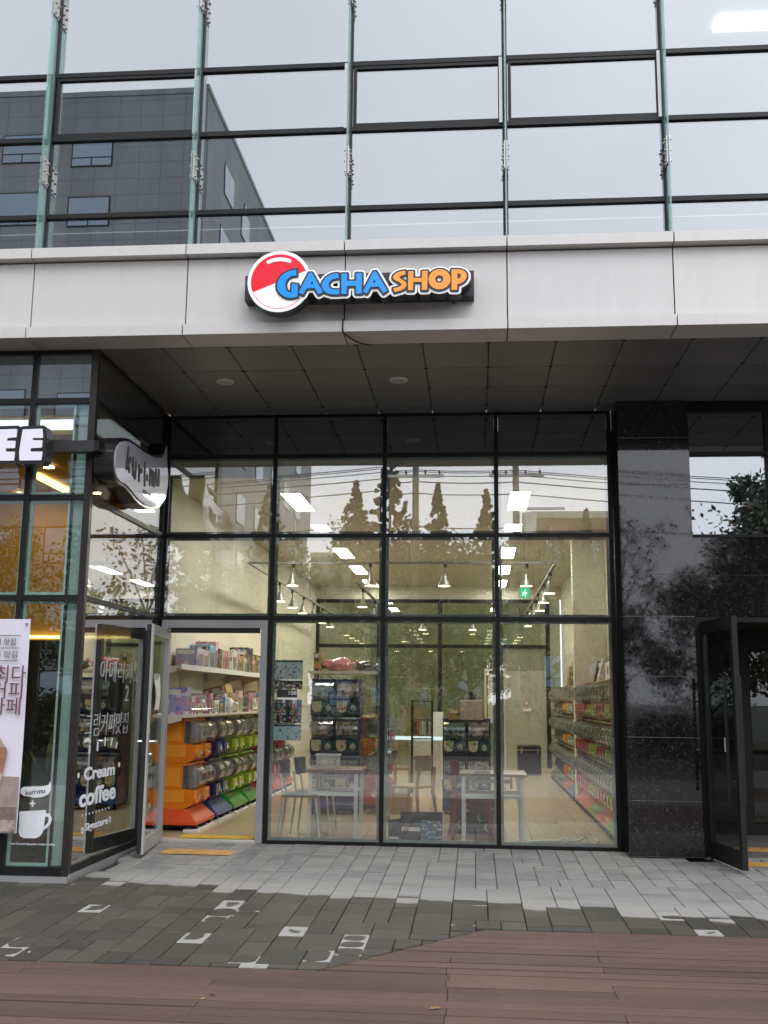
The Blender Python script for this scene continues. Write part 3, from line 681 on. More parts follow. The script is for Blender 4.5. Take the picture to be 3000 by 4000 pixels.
# ================================================================== CAFE ON THE LEFT
CY = -2.32
cf = thing('cafe_glazing', 'glazed corner of the cafe with dark brown frames and teal tinted panes', 'glazing', (-1.2,-1.2,0))
CX = [-4.09, -3.505, -2.92, -2.335, -1.75, -1.165, -.585]
MB().box(-.062, .0, CY, CY+.062, -.02, TOP-.003).build('corner_post', M['brown_frame'], cf)
for x in CX: MB().box(x-.024, x+.024, CY+.004, CY+.10, -.02, TOP-.003).build('mullion', M['black_frame'], cf)
MB().box(-.055, -.004, -.12, -.0855, 0, TOP-.003).build('mullion', M['black_frame'], cf)
xs = [(a+.0242, b-.0242) for a, b in zip(CX[:-1], CX[1:])]+[(-.5608, -.0622)]
zr = [(.03,.07),(T3,.045),(T2,.045),(T1,.05),(TOP-.018,.03)]
for i, (a, b) in enumerate(xs):
    for j, (z, h) in enumerate(zr): MB().box(a, b, CY+.006, CY+.09, z-h/2, z+h/2).build('transom', M['black_frame'], cf)
    for j in range(4):
        z0, z1 = zr[j][0]+zr[j][1]/2, zr[j+1][0]-zr[j+1][1]/2
        o = MB().box(-(b-a)/2+.001, (b-a)/2-.001, -.005, .005, -(z1-z0)/2+.001, (z1-z0)/2-.001).build('pane', M['spandrel_teal'] if j == 3 else M['glass_cafe'], cf, off=(0,0,0))
        cc = Vector(((a+b)/2, CY+.035, (z0+z1)/2)); o.location = cc-Vector(cf['_w']); o.rotation_euler = (random.uniform(-.002,.002), 0, random.uniform(-.003,.003))
        if j < 3:
            if i == len(xs)-1: MB().frame(a+.003, b-.13, z0+.003, z1-.003, CY+.048, CY+.075, .024).build('inner_frame', M['gasket_teal'], o, off=tuple(cc))
            else: MB().frame(a+.003, b-.003, z0+.003, z1-.003, CY+.048, CY+.075, .024).build('inner_frame', M['gasket_teal'], o, off=tuple(cc))
    
MB().box(-.178, -.066, CY+.08, CY+.12, .07, T1-.03).build('shadow_panel', M['gasket_teal'], cf)
MB().box(-.196, -.179, CY+.046, CY+.11, .07, T1-.03).build('inner_post', M['black_frame'], cf)
for z, h in zr: MB().box(-.055, -.006, CY+.063, -.1205, z-h/2, z+h/2).build('transom', M['black_frame'], cf)
for j in range(4):
    z0, z1 = zr[j][0]+zr[j][1]/2, zr[j+1][0]-zr[j+1][1]/2
    o = MB().box(-.005, .005, -1.065, 1.065, -(z1-z0)/2+.001, (z1-z0)/2-.001).build('pane', M['spandrel_dark'] if j == 3 else M['glass_side'], cf, off=(0,0,0))
    o.location = Vector((-.03, -1.19, (z0+z1)/2))-Vector(cf['_w']); o.rotation_euler = (0, random.uniform(-.002,.002), random.uniform(-.002,.002))
MB().box(-4.2, .012, CY-.05, CY-.002, -.08, -.004).build('sill', M['alu'], cf); MB().box(.001, .014, CY+.001, -.09, -.06, .012).build('sill', M['alu'], cf)
# cafe interior
warm = plain('cafe_wall', (.60,.33,.05), .7, 0, .15, 1.2); dk = plain('cafe_dark', (.035,.028,.022), .6, 0, .3, 2)
structure(MB().box(-7, -.34, CY+.13, 4, -.04, 0).build('cafe_floor', dk)); structure(MB().box(-.34, -.07, CY+.13, .06, -.04, 0).build('cafe_floor', dk)); structure(MB().box(-.34, -.07, CY+.13, .06, 3.80, 3.84).build('cafe_ceiling', warm)); structure(MB().box(-.34, -.06, .0, .055, 0, 4.5).build('cafe_end_wall', dk))
structure(MB().box(-7, -.34, 3.96, 4.0, .002, 4.5).build('cafe_back_wall', dk))
structure(MB().box(-7, -.34, CY+.13, 4, 3.80, 3.84).build('cafe_ceiling', warm)); structure(MB().box(-7.1, -7.02, CY, 4, 0, 4.5).build('cafe_side_wall', warm))
ch = thing('cafe_wall_panel', 'amber lit wall panel hanging above the dark cafe counter', 'wall panel', (-1.9,1.0,2.15)); MB().box(-4.5, -.5, 1.0, 1.08, 2.12, 3.78).build('panel', warm, ch); MB().box(-4.5, -.5, .95, .995, 2.14, 2.17).build('light_strip', M['cafe_led'], ch)
M['cafe_down'] = emit('cafe_down', (1,.74,.32), 75)
cl_ = thing('cafe_strip_light', 'warm linear strip light on the cafe ceiling', 'strip light', (-1.3,.2,3.78)); MB().box(-1.32, -1.22, -.6, .8, 3.76, 3.795).build('diffuser', M['cafe_led'], cl_)
for x_, y_ in ((-1.0,-.9),(-1.9,-.9),(-1.0,.5),(-1.9,.5),(-2.9,-.4)):
    cd_ = thing('cafe_downlight', 'small round warm downlight in the cafe ceiling', 'downlight', (x_,y_,3.78), 'cafe ceiling downlights')
    MB().cyl((x_,y_,3.785), .055, .014, 16).build('lens', M['cafe_down'], cd_); MB().cyl((x_,y_,3.793), .068, .0065, 16).build('trim_ring', M['black_frame'], cd_)
wl = thing('cafe_wall_lamp', 'round dark wall lamp with green leaves glowing inside the cafe', 'wall lamp', (-.7,1.9,1.9)); MB().cyl((-.75,2.0,1.82), .22, .05, 24, 'y').build('disc', M['dark'], wl); MB().cyl((-.72,1.94,1.82), .14, .05, 14, 'y').build('leaves', M['green'], wl); MB().cyl((-.70,1.86,1.82), .045, .07, 12, 'y').build('bulb', emit('bulb', (1,.85,.5), 12), wl)

# ================================================================== SIGNS
LET = {
'G':([(1.877,5.035),(1.881,4.981),(1.845,4.978),(1.814,4.963),(1.793,4.934),(1.785,4.901),(1.791,4.868),(1.808,4.838),(1.84,4.828),(1.844,4.91),(1.894,4.902),(1.893,4.793),(1.85,4.783),(1.812,4.785),(1.774,4.8),(1.742,4.827),(1.722,4.86),(1.716,4.893),(1.723,4.933),(1.744,4.972),(1.775,5.001),(1.819,5.023)],None),
'A':([(1.987,5.002),(2.012,5.001),(2.107,4.828),(2.073,4.808),(2.037,4.866),(1.968,4.864),(1.941,4.809),(1.903,4.829)],[(2.014,4.93),(1.998,4.901),(2.03,4.901)]),
'C':([(2.232,4.992),(2.241,4.949),(2.218,4.947),(2.183,4.938),(2.162,4.918),(2.153,4.892),(2.163,4.866),(2.188,4.849),(2.247,4.847),(2.245,4.805),(2.183,4.806),(2.138,4.821),(2.106,4.851),(2.096,4.884),(2.105,4.92),(2.129,4.955),(2.167,4.981),(2.201,4.99)],None),
'H':([(2.262,4.987),(2.311,4.987),(2.311,4.921),(2.387,4.921),(2.387,4.989),(2.434,4.987),(2.435,4.808),(2.389,4.808),(2.388,4.877),(2.31,4.877),(2.309,4.807),(2.265,4.808)],None),
'A2':([(2.533,5.0),(2.554,5.001),(2.65,4.828),(2.619,4.806),(2.578,4.866),(2.509,4.864),(2.479,4.806),(2.446,4.826)],[(2.542,4.93),(2.526,4.901),(2.556,4.9)]),
'S':([(2.797,5.001),(2.802,4.968),(2.767,4.959),(2.747,4.942),(2.779,4.92),(2.804,4.899),(2.811,4.876),(2.798,4.847),(2.768,4.829),(2.712,4.814),(2.699,4.848),(2.736,4.855),(2.764,4.868),(2.773,4.881),(2.751,4.899),(2.711,4.921),(2.697,4.938),(2.701,4.961),(2.723,4.98),(2.754,4.994)],None),
'H2':([(2.825,4.995),(2.867,4.995),(2.867,4.934),(2.939,4.932),(2.941,4.994),(2.986,4.995),(2.983,4.827),(2.939,4.828),(2.939,4.899),(2.867,4.9),(2.865,4.827),(2.824,4.828)],None),
'O':([(3.0855+.0915*math.cos(k*.2244),4.9175+.0885*math.sin(k*.2244)) for k in range(28)],[(3.084+.034*math.cos(k*.3927),4.919+.034*math.sin(k*.3927)) for k in range(16)]),
'P':([(3.186,5.003),(3.255,5.001),(3.292,4.985),(3.311,4.959),(3.311,4.929),(3.292,4.897),(3.261,4.878),(3.233,4.871),(3.232,4.822),(3.186,4.823)],[(3.233,4.967),(3.255,4.963),(3.266,4.947),(3.255,4.924),(3.233,4.917)])}
def let_sdf(P, keys):
    d = np.full(len(P), 1e9)
    for k in keys:
        o, h = LET[k]; s_ = sdf_poly(P, o)
        if h: s_ = np.maximum(s_, -sdf_poly(P, h))
        d = np.minimum(d, s_)
    return d
BC, BR = (1.732, 4.938), .272
sg = thing('shop_sign', 'illuminated lettered sign with a red and white ball on a dark bar', 'sign', (2.4,-2.6,4.66))
MB().box(1.41, 3.372, -2.725, -2.59, 4.826, 5.048).build('backing_bar', plain('sign_bar', (.035,.035,.04), .45, .3), sg)
mb_ = MB()
for x_ in (1.9, 3.2): mb_.box(x_-.012, x_+.012, -2.72, -2.60, 4.80, 4.825)
mb_.build('bracket', M['rubber'], sg)
def acr(name, c, e):
    m, t = new_mat(name); out(t, principled(t, c, .22, 0, None, Emission_Color=c, Emission_Strength=e)); return m
SW, SB, SO, SR, SK = acr('sign_white',(.82,.85,.85),.14), acr('sign_blue',(.0,.24,.74),.16), acr('sign_orange',(.88,.27,.03),.16), acr('sign_red',(.70,.005,.025),.14), plain('sign_black',(.022,.022,.026),.35)
ALL = list(LET); NOB = [k for k in ALL if k != 'G']
ball = lambda P: np.hypot(P[:,0]-BC[0], P[:,1]-BC[1])-BR
body = lambda P: np.minimum(let_sdf(P, ALL)-.033, ball(P))
plate(lambda P: body(P)-.004, 1.42, 3.40, 4.62, 5.26, .006, -2.727, -2.848, FR).build('sign_body', SK, sg)
plate(body, 1.42, 3.40, 4.62, 5.26, .005, -2.8485, -2.853, FR).build('white_border', SW, sg)
nrm = np.array([-.375, .927])        # the ball's red upper half ends on a slant rising to the right
half = lambda P: (P[:,0]-BC[0])*nrm[0]+(P[:,1]-BC[1])*nrm[1]-.0
plate(lambda P: np.maximum(np.maximum(np.hypot(P[:,0]-BC[0], P[:,1]-BC[1])-.242, -half(P)), -(let_sdf(P,['A'])-.033)), 1.46, 2.0, 4.66, 5.22, .005, -2.8535, -2.857, FR).build('red_half', SR, sg)
plate(lambda P: np.maximum(np.maximum(np.abs(np.hypot(P[:,0]-BC[0], P[:,1]-BC[1])-.240)-.0022, half(P)), P[:,0]-1.93), 1.46, 2.0, 4.66, 5.22, .0025, -2.8535, -2.855, FR).build('ball_line', SR, sg)
arc = [[(1.732+.205*math.cos(a), 4.938+.195*math.sin(a)) for a in np.linspace(R(118), R(66), 8)]]
plate(lambda P: sdf_strokes(P, arc, .016), 1.6, 1.86, 5.05, 5.17, .004, -2.8575, -2.861, FR).build('highlight', SW, sg)
for k in ALL:
    o, h = LET[k]; xs_ = [q[0] for q in o]; b_ = (min(xs_)-.03, max(xs_)+.03, 4.74, 5.07)
    dz_ = .0006*(ALL.index(k) % 2)
    ol = plate(lambda P: let_sdf(P, [k])-.0165, *b_, .004, -2.8535, -2.8625-dz_, FR).build('letter', SK, sg)
    plate(lambda P: let_sdf(P, [k]), *b_, .003, -2.863-dz_, -2.868-dz_, FR).build('letter_face', SO if k in ('S','H2','O','P') else SB, ol, off=sg['_w'])
pc = MB().tube([(2.262,-2.62,4.83),(2.262,-2.62,4.67),(2.258,-2.68,4.655),(2.256,-2.685,4.56),(2.26,-2.66,4.535),(2.33,-2.50,4.53),(2.36,-2.42,4.535),(2.47,-2.34,4.535)], .007, 6)
tag(pc.build('sign_cable', M['rubber']), 'black power cable running down from the lettered sign to the canopy', 'cable')

KURI = [(-2.344,3.526),(-2.341,3.589),(-2.3,3.657),(-2.216,3.716),(-2.112,3.751),(-1.976,3.773),(-1.804,3.777),(-1.578,3.778),(-1.344,3.789),(-1.136,3.817),(-.973,3.86),(-.878,3.918),(-.814,4.017),(-.809,3.877),(-.767,3.782),(-.737,3.711),(-.739,3.606),(-.791,3.492),(-.949,3.391),(-1.186,3.312),(-1.421,3.289),(-1.607,3.297),(-1.758,3.32),(-1.878,3.348),(-2.023,3.369),(-2.185,3.363),(-2.268,3.382),(-2.32,3.419),(-2.342,3.473)]
KTX = [[(-2.021,3.701),(-2.047,3.52)],[(-1.951,3.62),(-2.025,3.557),(-1.962,3.511)],[(-1.875,3.633),(-1.861,3.505),(-1.785,3.484),(-1.785,3.616)],[(-1.687,3.605),(-1.674,3.483)],[(-1.678,3.554),(-1.609,3.588)],[(-1.522,3.67),(-1.516,3.633)],[(-1.518,3.594),(-1.499,3.477)],[(-1.432,3.563),(-1.429,3.544)],[(-1.345,3.646),(-1.34,3.514)],[(-1.344,3.636),(-1.28,3.64),(-1.261,3.525)],[(-1.271,3.637),(-1.214,3.634),(-1.197,3.528)],[(-1.156,3.682),(-1.119,3.559),(-1.053,3.568),(-1.066,3.697)]]
ks = thing('bubble_sign', 'speech bubble shaped cafe sign reading kuri mu on the side wall', 'sign', (.1,-1.5,3.3))
kf = lambda P: sdf_poly(P, KURI)
plate(lambda P: kf(P)-.03, -2.45, -.65, 3.2, 4.1, .014, .03, .205, RT).build('sign_body', plain('bubble_rim', (.018,.017,.016), .22, .2), ks)
kface, _t = new_mat('bubble_face'); out(_t, principled(_t, (.46,.43,.50), .05, 0, None, Specular_IOR_Level=1.0, Coat_Weight=1.0))
plate(kf, -2.45, -.65, 3.2, 4.1, .010, .2055, .215, RT).build('sign_face', kface, ks)
plate(lambda P: sdf_strokes(P, KTX, .026), -2.12, -.95, 3.42, 3.76, .008, .2152, .2185, RT).build('lettering', plain('bubble_ink', (.02,.02,.022), .6), ks)
lettering('커피 카페', (.2165,-1.42,3.40), .26, .05, ks, M['rubber'], 'right', .001)
MB().box(.002, .029, -1.3, -1.2, 3.45, 3.7).build('mount', M['rubber'], ks)
rl = thing('sign_rail', 'black rail wrapped around the cafe corner behind the signs', 'rail', (-.5,-2.4,3.57))
MB().box(-4.2, .06, -2.47, -2.37, 3.572, 3.672).build('rail', plain('rail_paint', (.022,.022,.024), .45), rl); MB().box(.0605, .105, -2.47, -1.9, 3.58, 3.668).build('return', M['black_frame'], rl)
EL = [[(-.728,3.737),(-.583,3.74),(-.583,3.673),(-.664,3.666),(-.667,3.635),(-.589,3.634),(-.59,3.577),(-.672,3.576),(-.669,3.539),(-.587,3.537),(-.591,3.467),(-.74,3.467),(-.745,3.6)],
      [(-.524,3.735),(-.356,3.739),(-.346,3.665),(-.433,3.666),(-.44,3.638),(-.349,3.637),(-.35,3.579),(-.45,3.575),(-.45,3.537),(-.342,3.536),(-.347,3.468),(-.534,3.467),(-.542,3.548)]]
EL.append([(x-.21, z) for x, z in EL[0]]); EF = [(-1.14,3.735),(-.99,3.738),(-.985,3.672),(-1.07,3.668),(-1.07,3.635),(-.99,3.634),(-.99,3.578),(-1.07,3.576),(-1.07,3.467),(-1.15,3.467)]
EL[2] = EF
cs = thing('letter_sign', 'white block letters ending in EE with thick black edges on the cafe rail', 'sign', (-.7,-2.55,3.42))
ef_ = lambda P: np.minimum.reduce([sdf_poly(P, e) for e in EL])
plate(lambda P: ef_(P)-.036, -1.25, -.28, 3.40, 3.81, .008, -2.48, -2.605, FR).build('letter_body', plain('letter_rim', (.02,.019,.021), .3), cs)
for e in EL: plate(lambda P: sdf_poly(P, e)-.004, min(q[0] for q in e)-.02, max(q[0] for q in e)+.02, 3.44, 3.76, .005, -2.6055, -2.612, FR).build('letter_face', acr('letter_white', (.72,.70,.80), .08), cs)

# hanging banner
bn = thing('cafe_banner', 'tall white cloth banner with brown Korean lettering over an iced coffee picture', 'banner', (-.85,-2.37,.35))
bmat, t = new_mat('banner_cloth'); p_ = pos(t); n_ = noise(t, 1, 3, mapped(t, p_, (6, 6, .8)))
out(t, principled(t, (.66,.64,.73), .6, 0, bump(t, n_, .35, .02)))
bb = MB(); NZ, NX = 24, 8
def bw(x, z): return -2.40+.007*math.sin(z*3.1+x*4)+.005*math.sin(x*13+z)
for i in range(NX+1):
    for j in range(NZ+1):
        x = -1.32+.892*i/NX; z = .345+1.77*j/NZ; bb.v.append((x, bw(x, z), z))
for i in range(NX):
    for j in range(NZ): a = i*(NZ+1)+j; bb.f.append((a, a+NZ+1, a+NZ+2, a+1))
bb.build('cloth', bmat, bn, True)
ink = plain('banner_ink', (.16,.055,.045), .6); gink = plain('banner_grey', (.14,.11,.12), .6)
def patch(name, poly, z_off, mat):
    return MB().add([(x, -2.414-z_off, z) for x, z in poly], [tuple(range(len(poly)))]).build(name, mat, bn)
patch('printed_table', [(-1.318,.352),(-.432,.352),(-.432,.80),(-1.318,.82)], 0, plain('print_table', (.34,.26,.23), .6, 0, .3, 8))
patch('printed_table_front', [(-1.316,.354),(-.434,.354),(-.434,.555),(-1.316,.545)], .002, plain('print_table_front', (.20,.145,.13), .6, 0, .4, 20))
patch('printed_planks', [(-1.314,.356),(-.436,.356),(-.436,.45),(-1.314,.47)], .004, plain('print_planks', (.42,.33,.29), .6, 0, .5, 30))
patch('printed_coffee', [(-.84,.66),(-.60,.66),(-.545,1.0),(-.56,1.04),(-.88,1.04),(-.89,1.0)], .006, plain('print_coffee', (.40,.19,.12), .5, 0, .5, 9))
patch('printed_milk', [(-.835,.645),(-.605,.645),(-.575,.82),(-.69,.88),(-.78,.82),(-.865,.85)], .008, plain('print_milk', (.50,.36,.30), .5, 0, .3, 12))
patch('printed_cream', [(-.88,1.04),(-.565,1.04),(-.61,1.11),(-.70,1.16),(-.80,1.14),(-.86,1.09)], .008, plain('print_cream', (.58,.42,.34), .5, 0, .5, 25))
for z in (1.975, 1.868, 1.76): MB().box(-1.2, -.505, -2.418, -2.4165, z-.003, z+.003).build('ruled_line', gink, bn)
lettering('커피 맛집', (-.662,-2.417,1.922), .235, .056, bn, gink); lettering('너 맛집', (-.622,-2.417,1.815), .20, .056, bn, gink)
for s_, z, x in (('최다',1.65,-.567),('커피',1.515,-.588),('카페',1.38,-.597)):
    lettering(s_, (x,-2.417,z), .265, .145, bn, ink)
lettering('coffee', (-.68,-2.421,.50), .18, .04, bn, ink)
for z in (2.07, .375): MB().cyl((-.455,-2.424,z), .012, .006, 12, 'y').build('eyelet', M['steel'], bn)

# vinyl on the cafe glass
vin = plain('vinyl_white', (.74,.76,.79), .5); yv = -2.297
def vinyl_plate(name, fn, b, mat, par, d=.0015, h=.004): return plate(fn, *b, h, yv, yv-d, FR).build(name, mat, par)
yv = CY-.0005+.029
vs_ = thing('cup_decal', 'white vinyl mug with plus sign and kuri mu bubble on the cafe window', 'decal', (-.33,-2.29,.3))
cup = [(-.458,.505),(-.235,.52),(-.236,.495),(-.243,.42),(-.253,.34),(-.275,.312),(-.31,.298),(-.41,.298),(-.44,.312),(-.452,.34),(-.455,.44)]
hdl = [[(-.243,.482),(-.205,.485),(-.189,.455),(-.196,.42),(-.22,.39),(-.25,.372)]]
vinyl_plate('mug', lambda P: np.minimum(sdf_poly(P, cup)-.004, sdf_strokes(P, hdl, .0125)), (-.48,-.16,.28,.54), vin, vs_)
vinyl_plate('plus', lambda P: sdf_strokes(P, [[(-.372,.574),(-.333,.576)],[(-.352,.553),(-.353,.597)]], .007), (-.40,-.30,.53,.62), vin, vs_)
bub = [(-.463,.66),(-.462,.69),(-.44,.707),(-.37,.711),(-.30,.713),(-.25,.718),(-.218,.73),(-.212,.755),(-.203,.72),(-.203,.69),(-.222,.655),(-.27,.633),(-.34,.625),(-.39,.636),(-.43,.638)]
vinyl_plate('bubble', lambda P: sdf_poly(P, bub)-.003, (-.48,-.18,.60,.78), vin, vs_)
lettering('kuri·mu', (-.335,yv-.0028,.672), .17, .042, vs_, M['rubber'], 'front', .0005, .015, tilt=.12)
lettering('Fresh Roasted Specialty Cream Coffee', (-.335,yv-.001,.245), .40, .022, vs_, vin, 'front', .0005, .01)
xs_ = -.022
st_ = thing('lettering_decal', 'white hand lettered Cream coffee Signature decal on the cafe side glass', 'decal', (0,-1.65,.3))
lettering('Cream', (xs_,-1.62,.80), .80, .115, st_, vin, 'right', .001, .034); lettering('coffee', (xs_,-1.63,.60), .94, .155, st_, vin, 'right', .001, .034)
lettering('Signature', (xs_,-1.63,.335), .58, .085, st_, vin, 'right', .001, .018)
vp = lambda nm, strokes, r, b: plate(lambda P: sdf_strokes(P, strokes, r), *b, .006, xs_, xs_+.0015, RT).build(nm, vin, st_)
vp('dots', [[(-2.0+.083*k,.452)] for k in range(9)], .011, (-2.1,-1.2,.42,.48)); vp('dots', [[(-2.15,.80)],[(-1.10,.83)]], .024, (-2.2,-1.0,.75,.88))
vp('steam', [[(-1.92,.985),(-1.925,1.03)],[(-1.72,1.0),(-1.72,1.05)],[(-1.53,1.035),(-1.53,1.085)],[(-1.36,1.03),(-1.345,1.075)],[(-1.22,1.0),(-1.20,1.03)],[(-2.05,1.085),(-1.97,1.095),(-1.92,1.08)]], .017, (-2.12,-1.12,.95,1.14))
plate(lambda P: np.abs(sdf_strokes(P, [[(-1.985,.325)],[(-1.285,.345)]], .022))-.007, -2.05, -1.22, .28, .4, .005, xs_, xs_+.0015, RT).build('rings', vin, st_)
st2 = thing('lettering_decal', 'thin white Korean handwriting on the upper cafe side glass', 'decal', (0,-1.4,1.2)); tv = plain('vinyl_grey', (.55,.57,.57), .5)
lettering('아메리카노', (xs_,-1.18,1.70), 1.15, .20, st2, tv, 'right', .001, -.018, shear=.1); lettering('2', (xs_,-.98,1.50), .10, .15, st2, tv, 'right', .001, -.004); lettering('크림커피맛집', (xs_,-1.48,1.22), 1.15, .20, st2, tv, 'right', .001, -.018, shear=.1)
# unit number plate and posters on the shop glass
npl = thing('number_plate', 'dark unit number plate 108 with a white bar on the shop glass', 'number plate', (1.39,-.05,1.47))
MB().box(1.285, 1.50, -.045, -.037, 1.478, 1.562).build('plate', plain('plate_dark', (.03,.03,.035), .4), npl); MB().box(1.285, 1.50, -.047, -.036, 1.462, 1.4775).build('bar', M['white'], npl)
lettering('108', (1.452,-.0465,1.527), .085, .042, npl, M['white'], 'front', .001, .006)
for z0, z1, x0, x1, m, lab in ((1.665,1.87,1.248,1.548,'poster_pale','pale blue product poster, topmost on the shop glass'),(1.565,1.655,1.252,1.545,'poster_dark','narrow dark product poster above the number plate'),(1.215,1.455,1.252,1.545,'poster_dark','black product poster below the number plate'),(1.035,1.20,1.248,1.545,'poster_blue','light blue product poster, lowest on the shop glass')):
    po = thing('product_poster', lab, 'poster', ((x0+x1)/2,.01,z0), 'posters on the shop glass'); MB().box(x0, x1, .006, .010, z0, z1).build('sheet', M[m], po); MB().box(x0+.002, x1-.002, .002, .0055, z1-.02, z1-.003).build('title_strip', M['teal'], po)

# ================================================================== SHOP INTERIOR
WX0, WX1, WY1, CZ = -.25, 5.30, 12.85, 4.0
structure(MB().box(WX0-.04, WX1+.02, .06, 13.4, -.04, .012).build('shop_floor', M['joint'])); shop_floor = D.objects['shop_floor']; shop_floor['_w'] = (0,0,0)
tl = MB().bevbox(-.299, .299, -.599, .599, -.006, .006, .001).mesh('floor_tile', M['tile'])
for i in range(9):
    for j in range(11):
        x, y = .06+.601*i, .66+1.201*j+(.3 if i % 2 else 0)
        if x < WX1-.25 and y < 13: inst('floor_tile', tl, (x, y, .0145), shop_floor)
structure(MB().box(-.33, WX0, .062, WY1, 0, CZ+.1).build('shop_left_wall', M['wall_cream']))
structure(MB().box(WX1, 5.318, .062, WY1, 0, CZ+.1).build('shop_right_wall', M['wall_cream']))
structure(MB().box(WX0, WX1, .42, WY1, CZ, CZ+.06).build('shop_ceiling', M['ceil_cream']))
structure(MB().box(WX0, WX1, .062, .42, 4.3, 4.36).build('blind_pocket', M['ceil_cream'])); structure(MB().box(WX0, WX1, .40, .419, 3.93, 4.3).build('bulkhead', M['ceil_cream']))
structure(MB().box(WX0, WX1, WY1, WY1+.06, 3.72, CZ+.1).build('shop_back_wall', M['wall_cream']))
structure(MB().box(WX0, WX1, WY1+.4, WY1+.46, 0, 3.9).build('corridor_wall', plain('corridor', (.30,.30,.18), .5, 0, .25, .8)))  # olive wall colour stands in for trees and room reflected in the rear glass
pier = structure(MB().box(4.82, 5.295, 4.66, 4.92, .014, CZ).build('wall_pier', M['wall_cream']))
bg_ = thing('rear_glazing', 'dark framed glass partition across the back of the shop', 'partition', (2.5,12.85,0))
for x in (-.22, 1.19, 2.58, 3.94, 4.99): MB().box(x-.045, x+.045, 12.80, 12.90, .014, 3.72).build('mullion', M['black_frame'], bg_)
for x0, x1 in ((-.174,1.144),(1.236,2.534),(2.626,3.894),(3.986,4.944)):
    for z in (2.66, 3.68): MB().box(x0, x1, 12.805, 12.895, z-.04, z+.04).build('transom', M['black_frame'], bg_)
    for z0, z1 in ((.02,2.62),(2.70,3.64)):
        if x0 > 3.9 and z0 < 1: continue
        MB().box(x0, x1, 12.85, 12.858, z0, z1).build('pane', M['glass_rear'], bg_)
bd = thing('back_door', 'pale grey door with a round sign in the back partition', 'door', (4.45,12.85,0))
MB().box(3.99, 4.94, 12.84, 12.89, .02, 2.12).build('leaf', plain('door_grey', (.36,.37,.29), .5), bd); MB().box(3.99, 4.94, 12.842, 12.885, 2.13, 2.61).build('overpanel', plain('door_top', (.22,.23,.16), .4), bd)
MB().cyl((4.5,12.836,1.42), .06, .003, 20, 'y').build('round_sign', M['red'], bd); MB().cyl((4.5,12.832,1.42), .045, .003, 20, 'y').build('sign_centre', M['offwhite'], bd); MB().box(4.42, 4.60, 12.80, 12.838, 1.24, 1.30).build('shelf', M['white'], bd)
MB().tube([(4.86,12.80,1.05),(4.76,12.80,1.05)], .012, 8).build('handle', M['steel'], bd)

for x in (1.085, 3.93):
    for k in range(5):
        y = 1.56+2.42*k
        o = thing('led_panel', 'slim white LED panel in the shop ceiling', 'ceiling light', (x, y+.6, 3.97), 'shop ceiling LED panels')
        MB().frame(0,0,0,0,0,0,0) if False else None
        MB().box(x-.128, x+.128, y-.012, y+1.242, 3.978, 3.998).build('housing', M['white'], o); MB().box(x-.115, x+.115, y, y+1.23, 3.972, 3.9775).build('diffuser', M['led'], o)
# lighting track
rail_m = plain('track_grey', (.20,.20,.18), .5, .3)
def track(label, pts, rods):
    t_ = thing('light_track', label, 'light track', pts[0]); m = MB()
    for a, b in zip(pts[:-1], pts[1:]):
        a, b = Vector(a), Vector(b); w = .018
        if abs(a.x-b.x) > abs(a.y-b.y): m.box(min(a.x,b.x), max(a.x,b.x), a.y-w, a.y+w, a.z-.015, a.z+.015)
        else: m.box(a.x-w, a.x+w, min(a.y,b.y)+.02, max(a.y,b.y), a.z-.015, a.z+.015)
    m.build('rail', rail_m, t_)
    for q in rods: MB().tube([(q[0],q[1],3.316),(q[0],q[1],3.998)], .004, 6).build('hanging_rod', rail_m, t_)
track('grey light track crossing the shop parallel to the windows', [(.25,3.05,3.3),(4.47,3.05,3.3)], [(.9,3.05),(1.6,3.05),(2.5,3.05),(3.3,3.05),(4.4,3.05)])
track('grey light track along the left shop wall', [(.27,3.09,3.3),(.27,12,3.3)], [(.27,4.5),(.27,6.5),(.27,8.5),(.27,10.5)])
track('grey light track along the right shop wall', [(4.45,3.09,3.3),(4.45,12,3.3)], [(4.45,4.5),(4.45,6.5),(4.45,8.5),(4.45,10.5)])
track('short grey light track over the middle of the shop', [(1.5,5.3,3.3),(1.5,9.6,3.3)], [(1.5,5.6),(1.5,7.5),(1.5,9.4)])
track('pale light track in front of the rear glass partition', [(.3,12.1,3.28),(4.42,12.1,3.28)], [(1.2,12.1),(2.6,12.1),(4.0,12.1)])
sp = thing('spotlight', 'hanging cone spotlight lit warm on the shop light track', 'spotlight', (0,0,0), 'track spotlights'); n = 14
MB().cyl((0,0,-.05), .022, .05, 10).build('adapter', M['black_frame'], sp); MB().tube([(0,0,-.05),(.02,0,-.16)], .012, 8).build('arm', rail_m, sp)
MB().tube([(.02,0,-.13),(.02,0,-.18),(.02,0,-.22),(.02,0,-.29),(.02,0,-.30)], [.02,.035,.045,.085,.088], n).build('lamp_shade', plain('shade', (.30,.29,.25), .35, .5), sp, True); MB().cyl((.02,0,-.3035), .078, .003, n).build('bulb', M['lamp_warm'], sp)
spots = [(.89,3.05),(1.95,3.05),(2.97,3.05),(4.07,3.05),(.27,5.38),(.27,6.57),(.27,7.8),(.27,9.0),(.27,10.2),(.27,11.4),(4.45,4.05),(4.45,5.5),(4.45,7.0),(4.45,8.3),(4.45,9.6),(4.45,10.9),(1.5,6.4),(1.5,8.6),(2.2,12.1),(3.3,12.1)]
for i, (x, y) in enumerate(spots):
    o = sp if i == 0 else copy_tree(sp); place(o, (x, y, 3.286), random.uniform(0, 6.28))
tr2 = None
ex = thing('exit_sign', 'green running man exit sign hanging in the shop', 'exit sign', (4.17,6,3.1))
